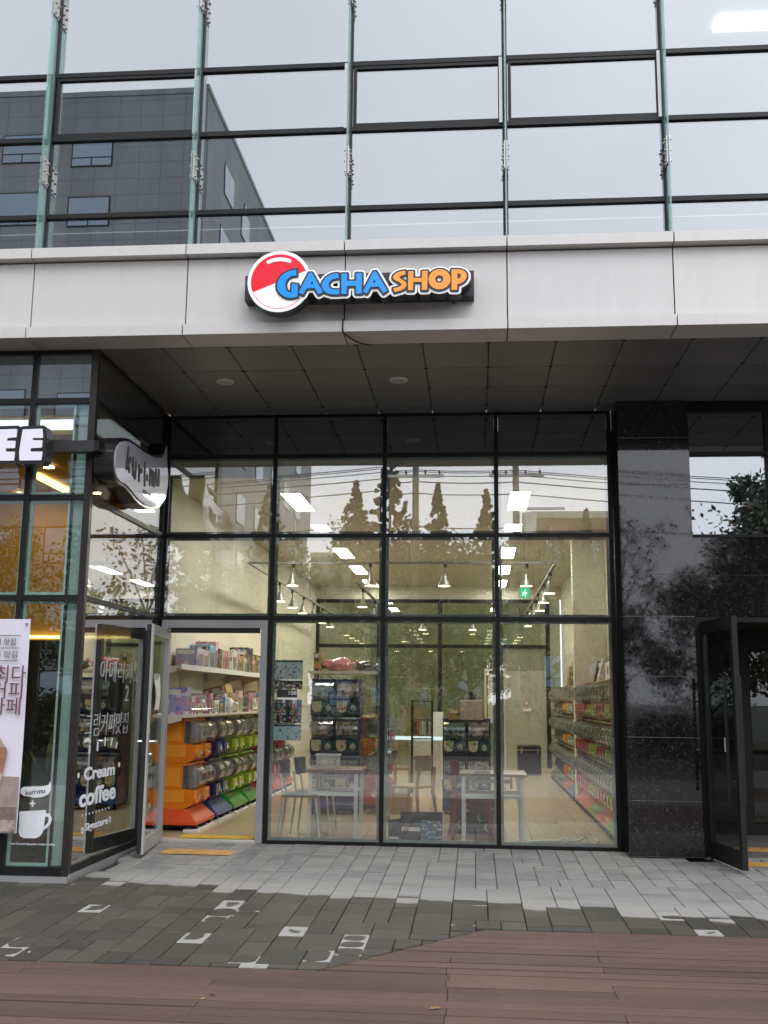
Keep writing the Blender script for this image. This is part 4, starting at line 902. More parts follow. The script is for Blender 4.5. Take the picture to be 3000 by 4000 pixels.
MB().box(4.09, 4.25, 5.98, 6.02, 3.11, 3.265).build('box', M['exit_green'], ex); MB().tube([(4.17,6,3.266),(4.17,6,3.998)], .005, 6).build('rod', rail_m, ex)
plate(lambda P: np.minimum(sdf_strokes(P, [[(4.17,3.205),(4.165,3.175),(4.185,3.15),(4.18,3.128)],[(4.165,3.175),(4.145,3.155),(4.13,3.14)],[(4.17,3.205),(4.195,3.19),(4.205,3.175)],[(4.17,3.205),(4.145,3.195),(4.14,3.18)]], .0075), np.hypot(P[:,0]-4.178, P[:,1]-3.228)-.012), 4.10, 4.24, 3.11, 3.26, .004, 5.9795, 5.977, FR).build('running_man', M['exit_white'], ex)

# ---------------------------------------------------------------- capsule machines
TH = .49; gm = {}; M['rim'] = glass('rim_plastic', .25, (.8,.81,.79), .2, 6, rough=.04, film=.18, filmcol=(.5,.5,.47))
def gcache(k, fn):
    if k not in gm: gm[k] = fn()
    return gm[k]
def uvball(mb, c, r, nu=7, nv=5):
    vs = [(c[0], c[1], c[2]-r)]
    for j in range(1, nv):
        a = math.pi*j/nv
        for i in range(nu): b = 2*math.pi*i/nu; vs.append((c[0]+r*math.sin(a)*math.cos(b), c[1]+r*math.sin(a)*math.sin(b), c[2]-r*math.cos(a)))
    vs.append((c[0], c[1], c[2]+r)); fs = [(0, 1+(i+1) % nu, 1+i) for i in range(nu)]
    for j in range(nv-2):
        for i in range(nu): fs.append((1+j*nu+i, 1+j*nu+(i+1) % nu, 1+(j+1)*nu+(i+1) % nu, 1+(j+1)*nu+i))
    fs += [(len(vs)-1, len(vs)-1-nu+i, len(vs)-1-nu+(i+1) % nu) for i in range(nu)]
    mb.add(vs, fs)
def gacha(cols, cw, tiers, body, base, label, group=None, flare=.0):
    root = thing('capsule_machine', label, 'capsule machine', (0,0,0), group)
    hw = cw/2
    housing = gcache(('h', cw), lambda: MB().prism([(.36,0),(.36,TH-.003),(-.03,TH-.003),(-.036,TH-.025),(.03,TH-.03),(.03,.218),(-.06,.205),(-.105,.195),(-.11,.075),(-.07,.03),(-.01,.0)], -hw+.002, hw-.002).mesh('housing', M[body]))
    basem = gcache(('b', cw), lambda: MB().prism([(.36,.07),(.36,.233),(-.01,.233),(-.02,.228),(-.142,.122),(-.146,.072)], -hw+.002, hw-.002).mesh('base', M[base]))
    domep = [(.029,.222)]+[(-.055-.125*math.sin(a), .338-.118*math.cos(a)) for a in [math.pi*k/10 for k in range(11)]]+[(.029,.456)]
    win = gcache(('w', cw), lambda: MB().prism(domep, -hw*.82, hw*.82).mesh('window', M['clear_plastic']))
    rim = gcache(('r', cw), lambda: (lambda m: [m.prism([(p[0]*1.03-.001, .34+(p[1]-.34)*1.03) for p in domep], s*hw*.82-.006, s*hw*.82+.006) for s in (-1,1)] and m)(MB()).mesh('window_rim', M['rim']))
    card = gcache(('c', cw), lambda: MB().box(-hw*.80, hw*.80, -.052, -.046, .27, .43).mesh('product_card', M['card_a']))
    def caps():
        m = MB(); rr = random.Random(3)
        for k in range(int(cw*46)): uvball(m, (rr.uniform(-hw*.8, hw*.8), rr.uniform(-.085,.0), rr.uniform(.262,.31)+(.05 if k % 3 == 0 else 0)), .024)
        return m.mesh('capsules', M['capsules'])
    capm = gcache(('k', cw), caps)
    coin = gcache(('p', cw), lambda: MB().box(.012, hw*.86, -.120, -.1105, .08, .19).mesh('coin_panel', M['teal']))
    lab = gcache(('l', cw), lambda: MB().prism([(hw*.25,.095),(hw*.66,.095),(hw*.66,.135),(hw*.45,.165),(hw*.25,.135)], -.1225, -.1203, 'y').mesh('price_label', M['offwhite']))
    knob = gcache(('n', cw), lambda: MB().cyl((hw*.45,-.1205,.098), .024, -.022, 12, 'y').mesh('knob', M['chrome']))
    tray = gcache(('t', cw), lambda: MB().prism([(-hw*.86,.20),(-hw*.86,.11),(-hw*.72,.07),(-hw*.45,.06),(-hw*.2,.07),(-hw*.06,.11),(-hw*.06,.20)], -.135, -.108, 'y').mesh('tray', M['steel']))
    cst = gcache('cst', lambda: MB().cyl((-.015,0,.036), .034, .03, 12, 'x').mesh('caster', M['rubber']))
    pl = gcache(('pl', cw), lambda: MB().box(-hw, hw, -.10, .35, .04, .0695).mesh('plinth', M['rubber']))
    W = cols*cw
    if flare:
        b0, b1 = W/2+flare, W/2
        MB().add([(-b0,-.17,.07),(b0,-.17,.07),(b0,.36,.07),(-b0,.36,.07),(-b0,-.17,.105),(b0,-.17,.105),(b0,.36,.105),(-b0,.36,.105),(-b1,-.03,.234),(b1,-.03,.234),(b1,.36,.234),(-b1,.36,.234)],
                 [(3,2,1,0),(0,1,5,4),(1,2,6,5),(2,3,7,6),(3,0,4,7),(4,5,9,8),(5,6,10,9),(6,7,11,10),(7,4,8,11),(8,9,10,11)]).build('base', M[base], root)
        MB().box(-b0+.02, b0-.02, -.20, -.02, -.0003, .022).build('floor_guide', M['white'], root)
    for c in range(cols):
        x = -W/2+cw*(c+.5)
        if not flare: inst('base', basem, (x,0,0), root, mat=M[base])
        inst('plinth', pl, (x,0,0), root)
        for sx in (-.36, .36): inst('caster', cst, (x+sx*cw,-.12,0), root)
        for t_ in range(tiers):
            z = .235+TH*t_
            inst('housing', housing, (x,0,z), root, mat=M[body])
            w_ = inst('window', win, (x,0,z), root)
            inst('window_rim', rim, (x,0,z), root)
            inst('product_card', card, (x,0,z), root, mat=M[random.choice(['card_a','card_b','card_c'])] if body == 'navy' and cw < .33 else M['capsules']); inst('capsules', capm, (x,0,z), root)
            inst('coin_panel', coin, (x,0,z), root, mat=M[body] if body not in ('navy','blue') else M['teal']); inst('price_label', lab, (x,0,z), root, mat=M['steel'] if body not in ('navy','blue') else M['offwhite'])
            inst('knob', knob, (x,0,z), root); inst('tray', tray, (x,0,z), root, mat=M[body+'_l'] if body != 'navy' or cw > .33 else M['card_a'])
    if body+'_l' in M and body != 'navy':
        for s in (-1, 1):
            for t_ in range(tiers):
                z = .235+TH*t_; xx = s*(W/2-.001); a, b = sorted((xx, xx+s*.003))
                MB().box(a, b, .05, .34, z+.24, z+TH-.05).build('side_panel', M[body+'_l'], root); MB().box(a, b, .0, .34, z+.07, z+.20).build('side_panel', M[body+'_l'], root)
    return root
for n_, c_ in dict(navy=(.03,.07,.20), orange=(.80,.30,.03), lime=(.42,.52,.05), crimson=(.50,.05,.07), red=(.6,.06,.05), dark=(.05,.05,.06)).items(): M[n_+'_l'] = plastic('pale_plastic_'+n_, c_)
WALL_L = 'capsule machines along the left wall'; WALL_R = 'capsule machines along the right wall'; ISL = 'capsule machines in the middle island'
def row(seq, x, y, rz, group, cols, cw, tiers, flare=0, gap=.006):
    for body, base, lab in seq:
        W = cols*cw+2*flare; place(gacha(cols, cw, tiers, body, base, lab, group, flare), (x, y+W/2, .0205), rz); y += W+gap
row([('orange','red_orange','orange capsule machine standing right behind the open shop door'),('navy','blue','dark blue capsule machine next to the orange one by the door'),('lime','green','lime green capsule machine next to the dark blue one by the wall shelf'),('lime','green','lime green capsule machine next to the crimson one by the wall shelf'),
     ('crimson','pink','crimson two tier capsule machine next to a lime green one'),('crimson','pink','crimson two tier capsule machine next to the bright red one'),('red','red','bright red two tier capsule machine under the wall shelf')], .15, .56, math.pi/2, WALL_L, 2, .35, 2, .06, .10)
row([('lime','green','lime three tier capsule machine nearest the shop window on the pier wall'),('crimson','pink','crimson three tier capsule machine with pink base between two lime ones'),('lime','green','lime three tier capsule machine between crimson ones before the pier'),
     ('crimson','pink','crimson three tier capsule machine between lime and crimson ones'),('crimson','pink','crimson three tier capsule machine beside the wall pier')], 4.94, .12, -math.pi/2, WALL_R, 3, .298, 3)
row([('navy','blue','navy three tier capsule machine behind the wall pier'),('orange','red_orange','orange three tier capsule machine behind the wall pier'),('dark','dark','black three tier capsule machine next to the orange one'),
     ('dark','dark','black three tier capsule machine next to the last navy one'),('navy','dark','navy capsule machine with black base, last of the wall row')], 4.94, 4.96, -math.pi/2, WALL_R, 3, .305, 3)
row([('orange','red_orange','orange capsule machine on the middle island behind the blue one'),('lime','green','lime capsule machine on the middle island'),('navy','blue','navy capsule machine on the middle island'),('crimson','pink','crimson capsule machine at the end of the middle island')], 1.91, 3.16, math.pi/2, ISL, 2, .34, 2, .06, .08)
place(gacha(2, .325, 3, 'navy', 'blue', 'tall dark blue capsule machine facing the window behind the first table'), (1.555, 2.74, .0205), 0)
place(gacha(2, .315, 2, 'navy', 'blue', 'low dark blue capsule machine behind the second table'), (3.25, 3.04, .0205), 0)
place(gacha(1, .42, 2, 'red', 'red', 'narrow red capsule machine beside the posters'), (1.18, 4.3, .0205), -math.pi/2)

# ---------------------------------------------------------------- shelves and goods
sh = thing('wall_shelving', 'cream two level shelving fixed over the left row of capsule machines', 'shelf', (-.1,4.5,1.22))
for k in range(7):
    y = .45+1.2*k
    MB().prism([(-.249,1.245),(.24,1.245),(.25,1.262),(.25,1.275),(-.249,1.275)], y, y+1.196, 'y').build('board', M['shelf'], sh)
    MB().box(-.249, .10, y, y+1.196, 1.79, 1.815).build('board', M['shelf'], sh); MB().box(.1005, .118, y, y+1.196, 1.775, 1.835).build('price_rail', M['white'], sh)
    MB().box(-.249, -.225, y-.012, y+.012, 1.05, 2.05).build('upright', M['shelf'], sh)
    for z, d in ((1.244,.36),(1.789,.28)):
        MB().add([(-.225,y-.006,z),(-.225+d,y-.006,z),(-.225+d,y-.006,z-.03),(-.225,y-.006,z-.12),(-.225,y+.006,z),(-.225+d,y+.006,z),(-.225+d,y+.006,z-.03),(-.225,y+.006,z-.12)], [(3,2,1,0),(4,5,6,7),(0,1,5,4),(1,2,6,5),(2,3,7,6),(3,0,4,7)]).build('bracket', M['shelf'], sh)
    w_ = MB()
    for i in range(13): w_.tube([(.232,y+.05+.09*i,1.275),(.232,y+.05+.09*i,1.34)], .0025, 5)
    w_.tube([(.232,y+.03,1.34),(.232,y+1.17,1.34)], .003, 5); w_.build('wire_fence', M['chrome'], sh)
def carton(x0, x1, y0, y1, z0, h, m, label, lean=0, grp=None):
    o = thing('boxed_toy', label, 'toy box', ((x0+x1)/2, (y0+y1)/2, z0), grp); o.rotation_euler = (0, lean, random.uniform(-.06,.06))
    w, d = (x1-x0)/2, (y1-y0)/2
    MB().bevbox(-w, w, -d, d, 0, h, .004).build('carton', M[m], o, off=(0,0,0)); MB().box(w+.0005, w+.002, -d*.75, d*.75, h*.12, h*.7).build('window', M['clear_plastic'], o, off=(0,0,0)); MB().box(-w*.8, w*.8, -d-.002, -d-.0005, h*.72, h*.93).build('title_strip', M['toy_white'] if m != 'toy_white' else M['toy_pink'], o, off=(0,0,0)); return o
SHW = {'toy_lilac':'lilac','toy_cream':'cream','toy_sky':'sky blue','toy_black':'black','toy_pink':'pink','toy_gold':'gold','toy_white':'white'}
y = 1.30
for m, w, h in (('toy_lilac',.30,.23),('toy_cream',.24,.23),('toy_sky',.24,.30),('toy_pink',.15,.36),('toy_black',.20,.28),('toy_cream',.11,.27),('toy_pink',.11,.26),('toy_cream',.12,.27),('toy_white',.30,.30),('toy_pink',.14,.26),('toy_gold',.22,.24),('toy_cream',.18,.22),('toy_black',.34,.38),('toy_pink',.18,.22),('toy_gold',.25,.3),('toy_sky',.25,.25),('toy_black',.3,.3),('toy_black',.3,.3)):
    carton(-.20, .06, y, y+w, 1.8155, h, m, f'{SHW[m]} boxed toy on the upper left wall shelf', 0, f'{SHW[m]} boxes on the upper shelf'); y += w+.03+(.14 if m == 'toy_cream' and w == .12 else 0)
y = .62
for m, w, h in (('toy_lilac',.16,.30),('toy_pink',.22,.20),('toy_cream',.25,.12),('toy_white',.20,.14),('toy_pink',.20,.24),('toy_white',.26,.16),('toy_black',.2,.12),('toy_sky',.16,.2),('toy_white',.10,.22),('toy_gold',.35,.34),('toy_cream',.3,.28),('toy_black',.3,.3),('toy_pink',.3,.25),('toy_white',.3,.15),('toy_cream',.3,.2),('toy_gold',.3,.3),('toy_black',.3,.25)):
    carton(-.18, .14, y, y+w, 1.2755, h, m, f'{SHW[m]} boxed toy on the lower left wall shelf', random.choice([0,0,-.25]), f'{SHW[m]} boxes on the lower shelf'); y += w+.05
def plush(name, label, loc, sc, m, cat='plush toy'):
    # soft bag / plush body: a lumpy closed blob with ears tied at the top
    bm = bmesh.new(); bmesh.ops.create_icosphere(bm, subdivisions=3, radius=1)
    rr = np.random.default_rng(int(abs(loc[0]*97+loc[1]*31)))
    ph = rr.uniform(0, 6, 6)
    for v in bm.verts:
        q = v.co.copy(); f = 1+.12*math.sin(3*q.x+ph[0])*math.sin(3*q.y+ph[1])+.07*math.sin(7*q.z+ph[2]+4*q.x)
        v.co = Vector((q.x*sc[0]*f, q.y*sc[1]*f, max(q.z, -.8)*sc[2]*f+sc[2]*.8))
    me = D.meshes.new('body'); bm.to_mesh(me); bm.free(); me.materials.append(m); me.polygons.foreach_set('use_smooth', [True]*len(me.polygons))
    o = thing(name, label, cat, loc); b = D.objects.new('body', me); COL.objects.link(b); b.parent = o
    kn = MB(); kn.tube([(sc[0]*.9,0,sc[2]*.9),(sc[0]*1.25,0,sc[2]*1.1),(sc[0]*1.45,0,sc[2]*1.3)], [.02,.012,.035], 8); kn.build('tie', m, o, off=(0,0,0)); return o
plush('wrapped_toy', 'small white plush figure on the lower left wall shelf', (.14,2.75,1.2755), (.06,.06,.1), M['white'])
ms = thing('centre_shelf', 'pale shelf board above the tall dark blue capsule machine', 'shelf', (1.68,2.95,.02))
MB().box(1.18, 1.66, 2.72, 3.12, 1.795, 1.83).build('board', M['shelf'], ms); MB().box(1.664, 2.16, 2.72, 3.12, 1.795, 1.83).build('board', M['shelf'], ms)
for x in (1.2, 2.12): MB().box(x, x+.03, 3.125, 3.155, .0215, 1.95).build('upright', M['shelf'], ms)
plush('toy_bag', 'pink plastic bag of plush toys on the centre shelf', (1.53,2.9,1.8305), (.20,.14,.10), plain('pink_bag', (.62,.22,.24), .2, 0, .3, 9, Coat_Weight=.6), 'bag')
plush('toy_bag', 'dark glossy bag of toys on the centre shelf', (1.95,2.9,1.8305), (.16,.13,.075), plain('dark_bag', (.07,.07,.06), .12, 0, .5, 9, Coat_Weight=.8), 'bag')
carton(1.24, 1.34, 2.8, 3.0, 1.8305, .24, 'toy_gold', 'narrow gold carton at the end of the centre shelf')
for i, (y, h, m, ln) in enumerate(((1.95,.36,'toy_white',.35),(2.25,.38,'toy_gold',.3),(2.6,.34,'toy_black',.3),(3.1,.33,'toy_cream',.25),(3.5,.3,'toy_black',.2),(5.4,.42,'toy_black',.22),(5.9,.38,'toy_gold',.2),(6.5,.32,'toy_white',.2),(7.2,.46,'toy_black',.15),(7.8,.36,'toy_gold',.15))):
    carton(4.98, 5.10, y, y+.28, 1.708, h, m, f'{SHW[m]} boxed toy leaning on top of the right machine row', ln, f'{SHW[m]} boxes on the right machines')
lb = thing('logo_box', 'small white box sign with red emblem on the right machine row', 'box sign', (5.0,1.6,1.71)); MB().bevbox(4.93, 5.1, 1.42, 1.86, 1.709, 1.93, .012).build('box', M['white'], lb); MB().cyl((4.9285,1.6,1.83), .05, -.002, 18, 'x').build('emblem', M['red'], lb); MB().box(5.0, 5.06, 1.4175, 1.4195, 1.78, 1.87).build('emblem', M['red'], lb)
MB().box(4.94, 4.99, 1.4175, 1.4195, 1.79, 1.85).build('emblem', M['blue'], lb)

# ---------------------------------------------------------------- tables, seats and small things
def table(x0, x1, y0, y1, z, label):
    t_ = thing('table', label, 'table', ((x0+x1)/2, (y0+y1)/2, .0205)); fr_ = plain('table_frame_white', (.62,.66,.62), .4)
    MB().bevbox(x0, x1, y0, y1, z-.03, z, .004).build('top', M['wood'], t_)
    for x in (x0+.03, x1-.07):
        for y in (y0+.03, y1-.07): MB().box(x, x+.038, y, y+.038, .0205, z-.031).build('leg', fr_, t_)
    for y in (y0+.03, y1-.07): MB().box(x0+.0685, x1-.0705, y+.004, y+.034, .46, .50).build('stretcher', fr_, t_)
    MB().tube([(x0+.16,y0+.2,z-.032),(x0+.16,y0+.2,.56),(x0+.16,y0+.2,.55)], .014, 6).build('brace', fr_, t_); MB().tube([(x1-.16,y0+.2,z-.032),(x1-.16,y0+.2,.56),(x1-.16,y0+.2,.55)], .014, 6).build('brace', fr_, t_)
    MB().box(x0+.15, x1-.15, y0+.19, y0+.21, z-.11, z-.07).build('rail', fr_, t_)
table(1.565, 2.155, .20, .86, .73, 'small brown topped table with white legs holding a basket')
table(3.19, 3.90, .16, .82, .715, 'brown topped table with white legs holding a power strip')
bk = thing('basket', 'white plastic basket on the first brown table', 'basket', (1.77,.5,.7305))
bw_ = MB(); bx0, bx1, by0, by1, bz0, bz1 = 1.65, 1.885, .42, .60, .731, .86
for k in range(13):
    x = bx0+(bx1-bx0)*k/12
    for y in (by0, by1): bw_.box(x-.004, x+.004, y-.003, y+.003, bz0, bz1)
for k in range(9):
    y = by0+(by1-by0)*k/8
    for x in (bx0, bx1): bw_.box(x-.003, x+.003, y-.004, y+.004, bz0, bz1)
for k in range(5):
    z = bz0+.012+(bz1-bz0-.02)*k/4
    for y in (by0, by1): bw_.box(bx0, bx1, y-.0025, y+.0025, z-.004, z+.004)
    for x in (bx0, bx1): bw_.box(x-.0025, x+.0025, by0, by1, z-.004, z+.004)
bw_.build('lattice', M['offwhite'], bk); MB().box(bx0, bx1, by0, by1, .7305, .736).build('floor', M['offwhite'], bk)
rm = MB(); rm.box(bx0-.012, bx1+.012, by0-.012, by0+.004, bz1, bz1+.016); rm.box(bx0-.012, bx1+.012, by1-.004, by1+.012, bz1, bz1+.016); rm.box(bx0-.012, bx0+.004, by0, by1, bz1, bz1+.016); rm.box(bx1-.004, bx1+.012, by0, by1, bz1, bz1+.016); rm.build('rim', M['white'], bk)
def chair(label, loc, rz, seat_m, leg_m, square=False):
    o = thing('chair', label, 'chair', loc, None, rz); W_ = .19
    MB().bevbox(-W_, W_, -W_, W_, .42, .45, .012).build('seat', seat_m, o, off=(0,0,0))
    b = MB()
    for k in range(8):
        a0, a1 = -.9+1.8*k/8, -.9+1.8*(k+1)/8; f = lambda a, r, z: (-.02-r*math.cos(a)*.9, r*math.sin(a), z)
        b.add([f(a0,.20,.62),f(a1,.20,.62),f(a1,.23,.80),f(a0,.23,.80),f(a0,.215,.62),f(a1,.215,.62),f(a1,.245,.80),f(a0,.245,.80)], [(0,1,2,3),(7,6,5,4),(3,2,6,7),(0,4,5,1)]+([(0,3,7,4)] if k == 0 else [])+([(1,5,6,2)] if k == 7 else []))
    b.build('backrest', seat_m, o, off=(0,0,0))
    for sx in (-1, 1):
        for sy in (-1, 1):
            top = .66 if sx < 0 else .43
            MB().tube([(sx*.22,sy*.20,0),(sx*.17,sy*.17,.42)]+([(sx*.205,sy*.165,top)] if sx < 0 else []), .012 if not square else .02, 8).build('leg', leg_m, o, off=(0,0,0))
    return o
grey_p = plain('chair_grey', (.09,.10,.09), .45); tube_m = plain('chair_tube', (.55,.58,.54), .35, .4)
chair('grey seat chair with pale tube legs nearest the window glass', (1.50,.35,.0205), .08, grey_p, tube_m); chair('grey seat chair with pale tube legs behind another, at the basket table', (1.58,.80,.0205), -.05, grey_p, tube_m)
chair('red wooden chair tucked at the power strip table', (3.32,.58,.0205), .1, plain('red_wood', (.22,.03,.025), .4), plain('red_wood_leg', (.20,.03,.025), .4), True); chair('orange brown wooden chair in the middle of the shop', (2.62,1.75,.0205), 2.6, M['pine'], M['pine'], True)
ps = thing('power_strip', 'white power strip lying on the second brown table', 'power strip', (3.44,.3,.7155)); MB().bevbox(3.35, 3.52, .27, .33, .7155, .745, .006).build('body', M['white'], ps); MB().tube([(3.36,.3,.74),(3.365,.3,.80),(3.40,.33,.815),(3.47,.36,.80),(3.54,.40,.742)], .006, 6).build('cord', M['white'], ps)
for x in (3.39, 3.435, 3.48): MB().cyl((x,.30,.7455), .016, .002, 10).build('socket', M['offwhite'], ps)
cbl = MB().tube([(3.80,.45,.70),(3.81,.40,.40),(3.86,.36,.18),(3.85,.34,.09),(3.90,.32,.035),(4.0,.34,.03),(4.077,.38,.03),(4.18,.38,.032),(4.27,.36,.035)], .011, 6)
cbo = thing('extension_cable', 'white cable with a plug looping on the floor by the window', 'cable', (4.1,.2,.02)); cbl.build('cord', M['white'], cbo); MB().bevbox(4.262, 4.318, .34, .38, .021, .07, .008).build('plug', M['white'], cbo)
MB().tube([(4.31,.36,.04),(4.37,.38,.03),(4.43,.45,.03),(4.48,.62,.03),(4.55,.75,.03),(4.62,.66,.03),(4.635,.45,.03),(4.60,.32,.03)], .011, 6).build('cord', M['white'], cbo)
db = thing('display_board', 'dark stepped promotional card board standing against the window', 'display board', (2.74,.13,.02)); MB().prism([(2.46,.0205),(3.02,.0205),(3.02,.325),(2.585,.325),(2.585,.255),(2.46,.235)], .12, .135, 'y').build('board', M['box_print'], db)
MB().box(2.80, 3.015, .1175, .1195, .025, .24).build('prize_chart', print_mat('prize_chart', [(.5,.15,.2),(.5,.5,.5),(.2,.3,.45)], 34, (.03,.09,.13), .6), db); MB().box(2.60, 2.79, .1175, .1195, .13, .17).build('title', M['toy_white'], db); MB().box(2.468, 2.57, .1175, .1195, .05, .07).build('title_strip', M['white'], db)
mc = thing('star_cloth_box', 'low box under a dark cloth printed with pale moons', 'box', (3.35,1.0,.02)); ncl = plain('moon_cloth', (.035,.035,.06), .8); MB().bevbox(3.08, 3.64, .90, 1.3, .021, .42, .02).build('cloth', ncl, mc)
plate(lambda P: np.minimum.reduce([np.maximum(np.hypot(P[:,0]-a, P[:,1]-b)-.045, -(np.hypot(P[:,0]-a-.022, P[:,1]-b-.008)-.040)) for a, b in ((3.2,.12),(3.42,.2),(3.55,.33),(3.28,.3),(3.5,.09),(3.14,.24))]), 3.08, 3.64, .03, .4, .006, .8995, .898, FR).build('moon_print', M['offwhite'], mc)
cr = thing('plastic_crate', 'beige slotted plastic crate on the shop floor', 'crate', (2.35,2.9,.02))
cm_ = MB(); cm_.box(2.10, 2.52, 2.75, 3.1, .021, .03)
for k in range(9): cm_.box(2.10+.046*k, 2.125+.046*k, 2.75, 2.765, .03, .22); cm_.box(2.10+.046*k, 2.125+.046*k, 3.085, 3.1, .03, .22)
cm_.box(2.08, 2.54, 2.74, 2.77, .22, .25); cm_.box(2.08, 2.54, 3.08, 3.11, .22, .25); cm_.box(2.08, 2.11, 2.77, 3.08, .03, .25); cm_.box(2.51, 2.54, 2.77, 3.08, .03, .25); cm_.build('body', M['pine'], cr)
bcs = thing('black_case', 'large black trunk with white star marks near the back door', 'trunk', (4.53,10.6,.02)); MB().bevbox(4.20, 4.66, 10.4, 10.9, .021, .60, .03).build('body', M['dark'], bcs); MB().box(4.20, 4.66, 10.39, 10.399, .50, .515).build('trim', M['steel'], bcs)
for x in (4.26, 4.58): MB().box(x, x+.03, 10.38, 10.3985, .44, .54).build('latch', M['steel'], bcs)
# wire rack, counter and light tables in the middle distance
rk = thing('wire_rack', 'black metal rack of accessories in the middle of the shop', 'rack', (2.53,6,.02)); rm_ = MB()
for x in (2.36, 2.68):
    for y in (5.85, 6.15): rm_.tube([(x,y,.021),(x,y,1.46)], .011, 6)
rm_.build('posts', M['black_frame'], rk)
for z in (.55, .85, 1.15, 1.44): MB().box(2.36, 2.68, 5.85, 6.15, z, z+.012).build('shelf', M['black_frame'], rk)
for k in range(8): MB().bevbox(2.38+.036*k, 2.405+.036*k, 5.83, 5.845, .95-.02*(k % 3), 1.13, .003).build('accessory', M[random.choice(['dark','steel','red','offwhite'])], rk)
ct = thing('sales_counter', 'pale counter with a glowing white light table top at the back', 'counter', (2.35,7.3,.02)); MB().box(1.98, 2.80, 7.0, 7.6, .80, .84).build('top', M['glow_white'], ct); MB().box(2.30, 2.78, 7.05, 7.55, .021, .798).build('cabinet', M['offwhite'], ct)
for x in (2.0, 2.24): MB().box(x, x+.04, 7.03, 7.07, .021, .798).build('leg', M['pine'], ct)
MB().box(2.0, 2.28, 7.02, 7.06, .30, .34).build('rail', M['pine'], ct); MB().box(2.62, 2.80, 7.8, 7.85, .1, 1.26).build('board', M['white'], ct)
hr = thing('garment_rack', 'cream hanging rack with draped white cloth', 'clothes rack', (3.7,7,.02))
hm = MB()
for x in (3.54, 3.86): hm.tube([(x,7,.021),(x,7,2.0)], .016, 8)
hm.tube([(3.52,7,1.98),(3.88,7,1.98)], .016, 8); hm.tube([(3.52,7,1.90),(3.88,7,1.90)], .012, 8); hm.build('frame', M['shelf'], hr); MB().bevbox(3.58, 3.83, 6.97, 7.03, 1.1, 1.88, .01).build('cloth', M['offwhite'], hr)
pbx = thing('prize_box', 'pale pink box with tinsel on top of the low blue capsule machine', 'box', (3.3,3.1,1.22)); MB().bevbox(3.17, 3.46, 2.95, 3.2, 1.2155, 1.47, .008).build('box', plain('pale_pink', (.55,.42,.36), .4), pbx)
tn = MB(); rr = random.Random(5)
for k in range(60):
    a, b = rr.uniform(0, 6.28), rr.uniform(.2, 1.5); d = Vector((math.cos(a)*math.cos(b), math.sin(a)*math.cos(b), math.sin(b)))*rr.uniform(.05,.12); tn.tube([(3.32,3.07,1.48), Vector((3.32,3.07,1.48))+d], [.006,.002], 4)
tn.build('tinsel', M['dark'], pbx); carton(3.02, 3.16, 2.9, 3.2, 1.2155, .12, 'toy_gold', 'gold carton beside the pink prize box')
pl_ = thing('cafe_planter', 'leafy plants in a stone planter inside the cafe window', 'plant', (-.45,-1.9,0)); pm = MB(); rr = random.Random(9)
for k in range(70):
    a = rr.uniform(0, 6.28); r0 = rr.uniform(0, .2); c = Vector((-.48+r0*math.cos(a), -1.75+r0*math.sin(a), .62)); L_ = rr.uniform(.3,.75); d = Vector((math.cos(a)*.5, math.sin(a)*.5, 1)).normalized(); s = Vector((-math.sin(a), math.cos(a), 0))*rr.uniform(.012,.03)
    p1, p2 = c+d*L_*.5, c+d*L_*.85+Vector((math.cos(a), math.sin(a), -.2))*.12
    pm.add([c-s*.5, c+s*.5, p1+s, p1-s, p2], [(0,1,2,3),(3,2,4)])
pm.build('leaves', plain('plant_green', (.055,.10,.025), .5, 0, .4, 8), pl_); MB().bevbox(-.9, -.22, -2.0, -1.5, .0, .55, .02).build('planter', plain('stone_planter', (.16,.13,.10), .8, 0, .4, 6), pl_)

# ================================================================== ACROSS THE STREET (seen in the glass)
def leaf_cloud(centers, radii, n, size, seed, droop=0.):
    g_ = np.random.default_rng(seed); k = len(centers); idx = g_.integers(0, k, n); c = np.array(centers)[idx]; r = np.array(radii)[idx]
    d = g_.normal(size=(n,3)); d /= np.linalg.norm(d, axis=1)[:,None]; p = c+d*(r*g_.uniform(.25,1,(n,1))**.6)
    a = g_.normal(size=(n,3)); a /= np.linalg.norm(a, axis=1)[:,None]; b = np.cross(a, g_.normal(size=(n,3))); b /= np.linalg.norm(b, axis=1)[:,None]
    s = size*g_.uniform(.6,1.3,(n,1)); a *= s; b *= s*.6
    v = np.concatenate([p-a, p-b*.9, p+a, p+b*.9], 1).reshape(-1,3); v[:,2] -= droop*0
    return v, np.arange(4*n).reshape(-1,4)
def leaf_mat(name, c1, c2):
    m, t = new_mat(name); n = noise(t, 1.6, 4, pos(t)); c = mixc(t, ramp(t, n, [(.3,(0,)*3),(.7,(1,)*3)]), c1, c2)
    out(t, principled(t, c, .6)); return m
LM_ = {'conifer': leaf_mat('conifer_leaf', (.034,.045,.025), (.06,.072,.04)), 'olive': leaf_mat('olive_leaf', (.05,.062,.022), (.095,.095,.04)), 'brown': leaf_mat('autumn_leaf', (.085,.06,.028), (.13,.092,.045)), 'green': leaf_mat('green_leaf', (.038,.06,.022), (.07,.10,.036))}
bark = plain('bark', (.10,.085,.07), .9, 0, .3, 6, .4); pale_bark = plain('pale_bark', (.26,.25,.22), .9, 0, .3, 6, .3)
def crown_obj(v, f, mat, parent):
    me = D.meshes.new('crown'); me.from_pydata(v.tolist(), [], f.tolist()); me.materials.append(mat); o = D.objects.new('crown', me); COL.objects.link(o); o.parent = parent; return o
